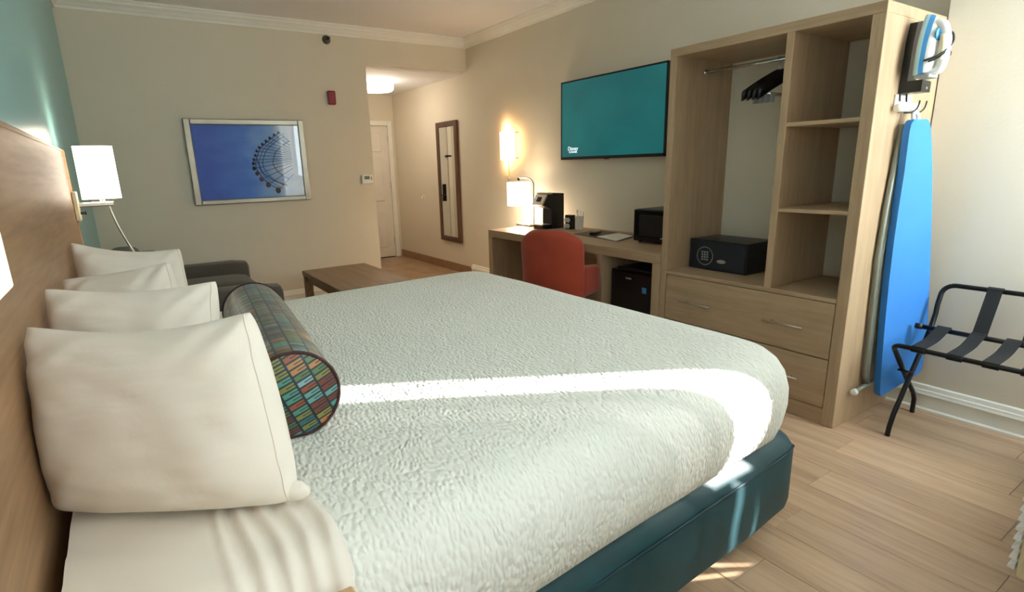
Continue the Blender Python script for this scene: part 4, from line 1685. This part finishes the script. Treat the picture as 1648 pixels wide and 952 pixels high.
ch = thing('desk_chair', 'burnt orange upholstered swivel chair pushed up to the desk', 'chair', ch_pt(0.25, 0, 0))
bm = B()
N1, N2 = 20, 24
fr1, fr2 = [], []
for j in range(N2 + 1):
    v = j / N2
    z_ = 0.425 + (0.915 - 0.425) * v
    hw = 0.242 * (1 - 0.03 * (1 - v)) * (1 - max(0, (v - 0.70) / 0.30) ** 3 * 0.17)
    lean = -0.03 * v
    r1, r2 = [], []
    for i_ in range(N1 + 1):
        u = -1 + 2 * i_ / N1
        uu = math.sin(u * PI / 2)
        ed = (1 - abs(uu) ** 5) ** 0.5
        ev = (1 - abs(2 * v - 1) ** 9) ** 0.5
        th = 0.040 * ed * ev + 0.006
        top = 0.050 * (abs(uu) ** 3.2) * max(0, (v - 0.6) / 0.4) ** 1.6
        f_ = 0.0 + lean + 0.045 * (uu * uu)
        r1.append(bm.verts.new(ch_pt(f_ - th, uu * hw, z_ - top)))
        r2.append(bm.verts.new(ch_pt(f_ + th, uu * hw, z_ - top)))
    fr1.append(r1)
    fr2.append(r2)
for G in (fr1, fr2):
    for j in range(N2):
        for i_ in range(N1):
            bm.faces.new((G[j][i_], G[j][i_ + 1], G[j + 1][i_ + 1], G[j + 1][i_]))
for j in range(N2):
    for i_ in (0, N1):
        bm.faces.new((fr1[j][i_], fr1[j + 1][i_], fr2[j + 1][i_], fr2[j][i_]))
for i_ in range(N1):
    for j in (0, N2):
        bm.faces.new((fr1[j][i_], fr1[j][i_ + 1], fr2[j][i_ + 1], fr2[j][i_]))
obj('backrest', bm, 'orange', ch, True)
obj('seat', ch_map(soft(0.03, 0.40, -0.20, 0.20, 0.42, 0.53, 0.045, 0.012)), 'orange', ch, True)
for sgn in (-1, 1):
    bm = soft(0.02, 0.31, -0.035 + sgn * 0.205, 0.035 + sgn * 0.205, 0.455, 0.655, 0.033)
    for v in bm.verts:
        if v.co.z > 0.56:
            v.co.z += 0.02 * (0.2 - v.co.x) / 0.2
    obj('armrest', ch_map(bm), 'orange', ch, True)
bm = B()
tube(bm, [ch_pt(0.22, 0, 0.11), ch_pt(0.22, 0, 0.40)], 0.028, 14)
obj('gas_column', bm, 'blackmetal', ch, True)
bm = B()
box(bm, 0.10, 0.34, -0.12, 0.12, 0.395, 0.420, 0.004)
obj('seat_plate', ch_map(bm), 'blackmetal', ch)
bm = B()
tube(bm, [ch_pt(0.2, -0.10, 0.405), ch_pt(0.16, -0.22, 0.41), ch_pt(0.13, -0.255, 0.395)], 0.007, 8, curve=4)
obj('tilt_lever', bm, 'black', ch, True)
cc = ch_pt(0.22, 0, 0)
for k_ in range(5):
    a = 2 * PI * k_ / 5 + 0.75
    ex, ey = cc.x + 0.24 * math.cos(a), cc.y + 0.24 * math.sin(a)
    bm = B()
    tube(bm, [(cc.x, cc.y, 0.115), (ex, ey, 0.075)], lambda s: 0.024 - 0.010 * s, 8)
    lg = obj('leg', bm, 'blackmetal', ch, True)
    bm = B()
    d = Vector((-math.sin(a), math.cos(a), 0))
    c_ = Vector((ex, ey, 0.029))
    for s in (-0.018, 0.018):
        tube(bm, [c_ + d * (s - 0.008), c_ + d * (s + 0.008)], 0.029, 14)
    tube(bm, [c_ - d * 0.01, c_ + d * 0.01], 0.012, 8)
    tube(bm, [c_, (ex, ey, 0.07)], 0.008, 8)
    obj('caster', bm, 'black', lg, True, auto=40)

# ------------------------------------------------------------------ television
tv = thing('television', 'flat screen television with teal picture on the right wall', 'television', (W, 3.35, 1.37))
TY0, TY1, TZ0, TZ1 = 2.752, 3.958, 1.371, 2.050
obj('housing', bx(3.695, 3.722, TY0, TY1, TZ0, TZ1, 0.004), 'black', tv)
obj('screen', bx(3.6925, 3.6955, TY0 + 0.012, TY1 - 0.012, TZ0 + 0.024, TZ1 - 0.012), 'screen', tv)
bez = B()
box(bez, 3.690, 3.696, TY0, TY0 + 0.013, TZ0, TZ1)
box(bez, 3.690, 3.696, TY1 - 0.013, TY1, TZ0, TZ1)
box(bez, 3.690, 3.696, TY0, TY1, TZ1 - 0.013, TZ1)
box(bez, 3.690, 3.696, TY0, TY1, TZ0, TZ0 + 0.025)
obj('bezel', bez, 'black', tv)
obj('wall_mount', bx(3.72, W, 3.15, 3.55, 1.55, 1.85, 0.004), 'blackmetal', tv)
obj('power_light_bar', bx(3.688, 3.691, 3.33, 3.39, TZ0 - 0.006, TZ0 + 0.004), 'black', tv)


def text_obj(body, size, loc, rot, mt, parent, shear_=0.0, name='lettering', align='CENTER'):
    cu = bpy.data.curves.new(name, 'FONT')
    cu.body = body
    cu.size = size
    cu.shear = shear_
    cu.align_x = align
    cu.extrude = 0.0004
    cu.resolution_u = 3
    o = bpy.data.objects.new(name, cu)
    COL.objects.link(o)
    bpy.context.view_layer.update()
    dg = bpy.context.evaluated_depsgraph_get()
    me = bpy.data.meshes.new_from_object(o.evaluated_get(dg))
    bpy.data.objects.remove(o)
    o = bpy.data.objects.new(name, me)
    me.materials.clear()
    me.materials.append(M[mt])
    COL.objects.link(o)
    o.parent = parent
    o.location = Vector(loc) - WO[parent.name]
    o.rotation_euler = rot
    return o


text_obj('Disney', 0.050, (3.6915, 3.795, 1.452), (math.radians(90), 0, math.radians(-90)), 'logo', tv, 0.15)
text_obj('CHANNEL', 0.024, (3.6915, 3.79, 1.430), (math.radians(90), 0, math.radians(-90)), 'logo', tv, 0.0)

# wall sconce
sn = thing('wall_sconce', 'lit two panel glass sconce on the right wall above the desk lamp', 'sconce', (W, 4.91, 1.21))
obj('back_plate', bx(3.728, W, 4.76, 4.90, 1.40, 1.68, 0.004), 'steel', sn)
obj('glass_panel', bx(3.655, 3.665, 4.65, 4.875, 1.385, 1.690, 0.003), 'sconce', sn)
obj('glass_panel', bx(3.69, 3.70, 4.78, 4.97, 1.395, 1.685, 0.003), 'sconce', sn)
for yy in (4.68, 4.85):
    for zz in (1.41, 1.665):
        bm = B()
        tube(bm, [(3.648, yy, zz), (3.73, yy, zz)], 0.006, 8)
        obj('standoff', bm, 'steel', sn, True)
obj('cord_cover', bx(3.735, W, 4.885, 4.905, 1.23, 1.40), 'cream', sn)
obj('junction_box', bx(3.728, W, 4.870, 4.920, 1.195, 1.235, 0.003), 'cream', sn)
for zz in (1.36, 1.72):
    ld = bpy.data.lights.new('sconce_light', 'POINT')
    ld.energy = 1.3
    ld.color = (1.0, 0.56, 0.26)
    ld.shadow_soft_size = 0.03
    lo = bpy.data.objects.new('sconce_light', ld)
    COL.objects.link(lo)
    lo.parent = sn
    lo.location = (-0.045, 0, zz - 1.21)

# tall mirror
mi = thing('wall_mirror', 'tall narrow dark framed mirror on the right wall of the entry', 'mirror', (W, 6.2, 0.384))
my0, my1, mz0, mz1 = 5.945, 6.475, 0.388, 1.890
fw = 0.066
obj('glass', bx(3.722, 3.728, my0 + 0.05, my1 - 0.05, mz0 + 0.05, mz1 - 0.05), 'mirror', mi)
for a in ((my0, my0 + fw, mz0, mz1), (my1 - fw, my1, mz0, mz1), (my0 + fw, my1 - fw, mz0, mz0 + fw), (my0 + fw, my1 - fw, mz1 - fw, mz1)):
    obj('frame_rail', bx(3.712, W - 0.002, a[0], a[1], a[2], a[3], 0.006, 2), 'mirrorwood', mi)

# framed print on the far wall
pc = thing('framed_print', 'silver framed print of a ferris wheel against blue sky on the far wall', 'picture', (1.287, YF, 1.054))
px0, px1, pz0, pz1 = 0.757, 1.816, 1.056, 1.827
f2 = 0.056
obj('artwork', bx(px0 + 0.03, px1 - 0.03, YF - 0.014, YF - 0.006, pz0 + 0.03, pz1 - 0.03), 'print', pc)
for a in ((px0, px0 + f2, pz0, pz1), (px1 - f2, px1, pz0, pz1), (px0 + f2, px1 - f2, pz0, pz0 + f2 * 0.8), (px0 + f2, px1 - f2, pz1 - f2 * 0.9, pz1)):
    obj('frame_rail', bx(a[0], a[1], YF - 0.038, YF - 0.002, a[2], a[3], 0.007, 2), 'silverframe', pc)
obj('glass_sheet', bx(px0 + 0.04, px1 - 0.04, YF - 0.022, YF - 0.019, pz0 + 0.03, pz1 - 0.03), 'printglass', pc)
gond = [(1.573, 1.712), (1.529, 1.689), (1.485, 1.66), (1.447, 1.631), (1.41, 1.602), (1.378, 1.573), (1.351, 1.539), (1.335, 1.499), (1.318, 1.459), (1.308, 1.424), (1.308, 1.378), (1.33, 1.33), (1.363, 1.276), (1.42, 1.22), (1.507, 1.162)]
yp = YF - 0.0146
hub = Vector((1.84, yp, 1.47))


def strip2d(bm, p, q, w):
    p, q = Vector(p), Vector(q)
    d = (q - p).normalized()
    n_ = Vector((-d.z, 0, d.x)) * (w / 2)
    a = [bm.verts.new(p + n_), bm.verts.new(p - n_), bm.verts.new(q - n_), bm.verts.new(q + n_)]
    bm.faces.new(a)


bm = B()
for (a, b), (c_, d) in zip(gond, gond[1:]):
    strip2d(bm, (a + 0.02, yp, b), (c_ + 0.02, yp, d), 0.008)
    strip2d(bm, (a + 0.05, yp, b * 0.96 + 0.057), (c_ + 0.05, yp, d * 0.96 + 0.057), 0.005)
for a, b in gond:
    kk = (1.672 - a) / (hub.x - a)
    strip2d(bm, (a, yp, b), (1.672, yp, b + (hub.z - b) * kk), 0.0055)
for k_ in (0.16, 0.34):
    for (a, b), (c_, d) in zip(gond, gond[1:]):
        p = Vector((a, yp, b)).lerp(hub, k_)
        q = Vector((c_, yp, d)).lerp(hub, k_)
        strip2d(bm, p, q, 0.0065)
strip2d(bm, (1.342, yp, 1.47), (1.377, yp, 1.34), 0.009)
strip2d(bm, (1.377, yp, 1.34), (1.472, yp, 1.26), 0.009)
strip2d(bm, (1.472, yp, 1.26), (1.60, yp, 1.205), 0.009)
obj('printed_wheel', bm, 'printgrey', pc, label='printed rim and spokes of the wheel')
for k_, (a, b) in enumerate(gond):
    s = 0.012 + 0.014 * max(0, (k_ - 8) / 6)
    bm = B()
    pts = [(a + s * math.cos(2 * PI * q / 10 + 0.3), yp - 0.0004, b + 1.15 * s * math.sin(2 * PI * q / 10 + 0.3)) for q in range(10)]
    bm.faces.new([bm.verts.new(p) for p in pts])
    obj('printed_gondola', bm, 'printdark' if k_ < 11 else 'printbrown', pc)

# ------------------------------------------------------------------ small wall fittings
sp = thing('fire_sprinkler', 'small round sidewall sprinkler under the crown moulding on the far wall', 'sprinkler', (2.138, YF, 2.596))
bm = B()
lathe(bm, [(0.042, 0.0), (0.042, 0.004), (0.028, 0.014), (0.024, 0.03)], (0, 0, 0), 24)
bmesh.ops.rotate(bm, verts=bm.verts, matrix=Matrix.Rotation(math.radians(90), 3, 'X'))
bmesh.ops.translate(bm, verts=bm.verts, vec=(2.138, YF, 2.596))
obj('escutcheon', bm, 'sprinklermetal', sp, True, auto=40)
bm = B()
tube(bm, [(2.138, YF - 0.028, 2.596), (2.138, YF - 0.06, 2.596)], 0.010, 10)
box(bm, 2.118, 2.158, YF - 0.064, YF - 0.060, 2.60, 2.612)
obj('nozzle', bm, 'blackmetal', sp, True, auto=30)
fa = thing('fire_alarm', 'small dark red fire alarm strobe on the far wall', 'alarm', (2.132, YF, 1.98))
obj('housing', bx(2.092, 2.170, YF - 0.040, YF, 1.985, 2.118, 0.012, 3), 'red', fa)
obj('lens', bx(2.110, 2.152, YF - 0.046, YF - 0.038, 2.03, 2.075, 0.004), 'red', fa)
th_ = thing('thermostat', 'white thermostat with grey display near the passage corner', 'thermostat', (2.440, YF, 1.185))
obj('housing', bx(2.378, 2.502, YF - 0.028, YF, 1.185, 1.282, 0.010, 3), 'white', th_)
obj('display', bx(2.405, 2.462, YF - 0.0305, YF - 0.027, 1.235, 1.268), 'lcd', th_)
obj('button', bx(2.475, 2.490, YF - 0.031, YF - 0.027, 1.225, 1.262, 0.002), 'grey', th_)
jb = thing('door_hook', 'tiny cream wall hook between the mirror and the entry door', 'hook', (W, 6.985, 0.94))
obj('plate', bx(W - 0.008, W, 6.965, 7.005, 0.905, 0.975, 0.003), 'cream', jb)
bm = B()
tube(bm, [(W - 0.006, 6.985, 0.955), (W - 0.03, 6.985, 0.945), (W - 0.034, 6.985, 0.925), (W - 0.028, 6.985, 0.915)], 0.004, 8, curve=4)
obj('prong', bm, 'cream', jb, True)

hl = thing('hall_ceiling_light', 'bright round drum light on the passage ceiling', 'ceiling light', (2.98, 6.60, ZA))
bm = B()
lathe(bm, [(0.17, -0.012), (0.17, 0.0)], (2.98, 6.60, ZA), 40)
obj('pan', bm, 'steel', hl, True, auto=40)
bm = B()
lathe(bm, [(0.10, -0.128), (0.20, -0.122), (0.222, -0.105), (0.225, -0.02), (0.222, -0.012)], (2.98, 6.60, ZA), 48)
obj('diffuser', bm, 'hall', hl, True, auto=50)
ld = bpy.data.lights.new('hall_light', 'POINT')
ld.energy = 5.0
ld.color = (1.0, 0.90, 0.76)
ld.shadow_soft_size = 0.2
lo = bpy.data.objects.new('hall_light', ld)
COL.objects.link(lo)
lo.parent = hl
lo.location = (0, 0, -0.34)
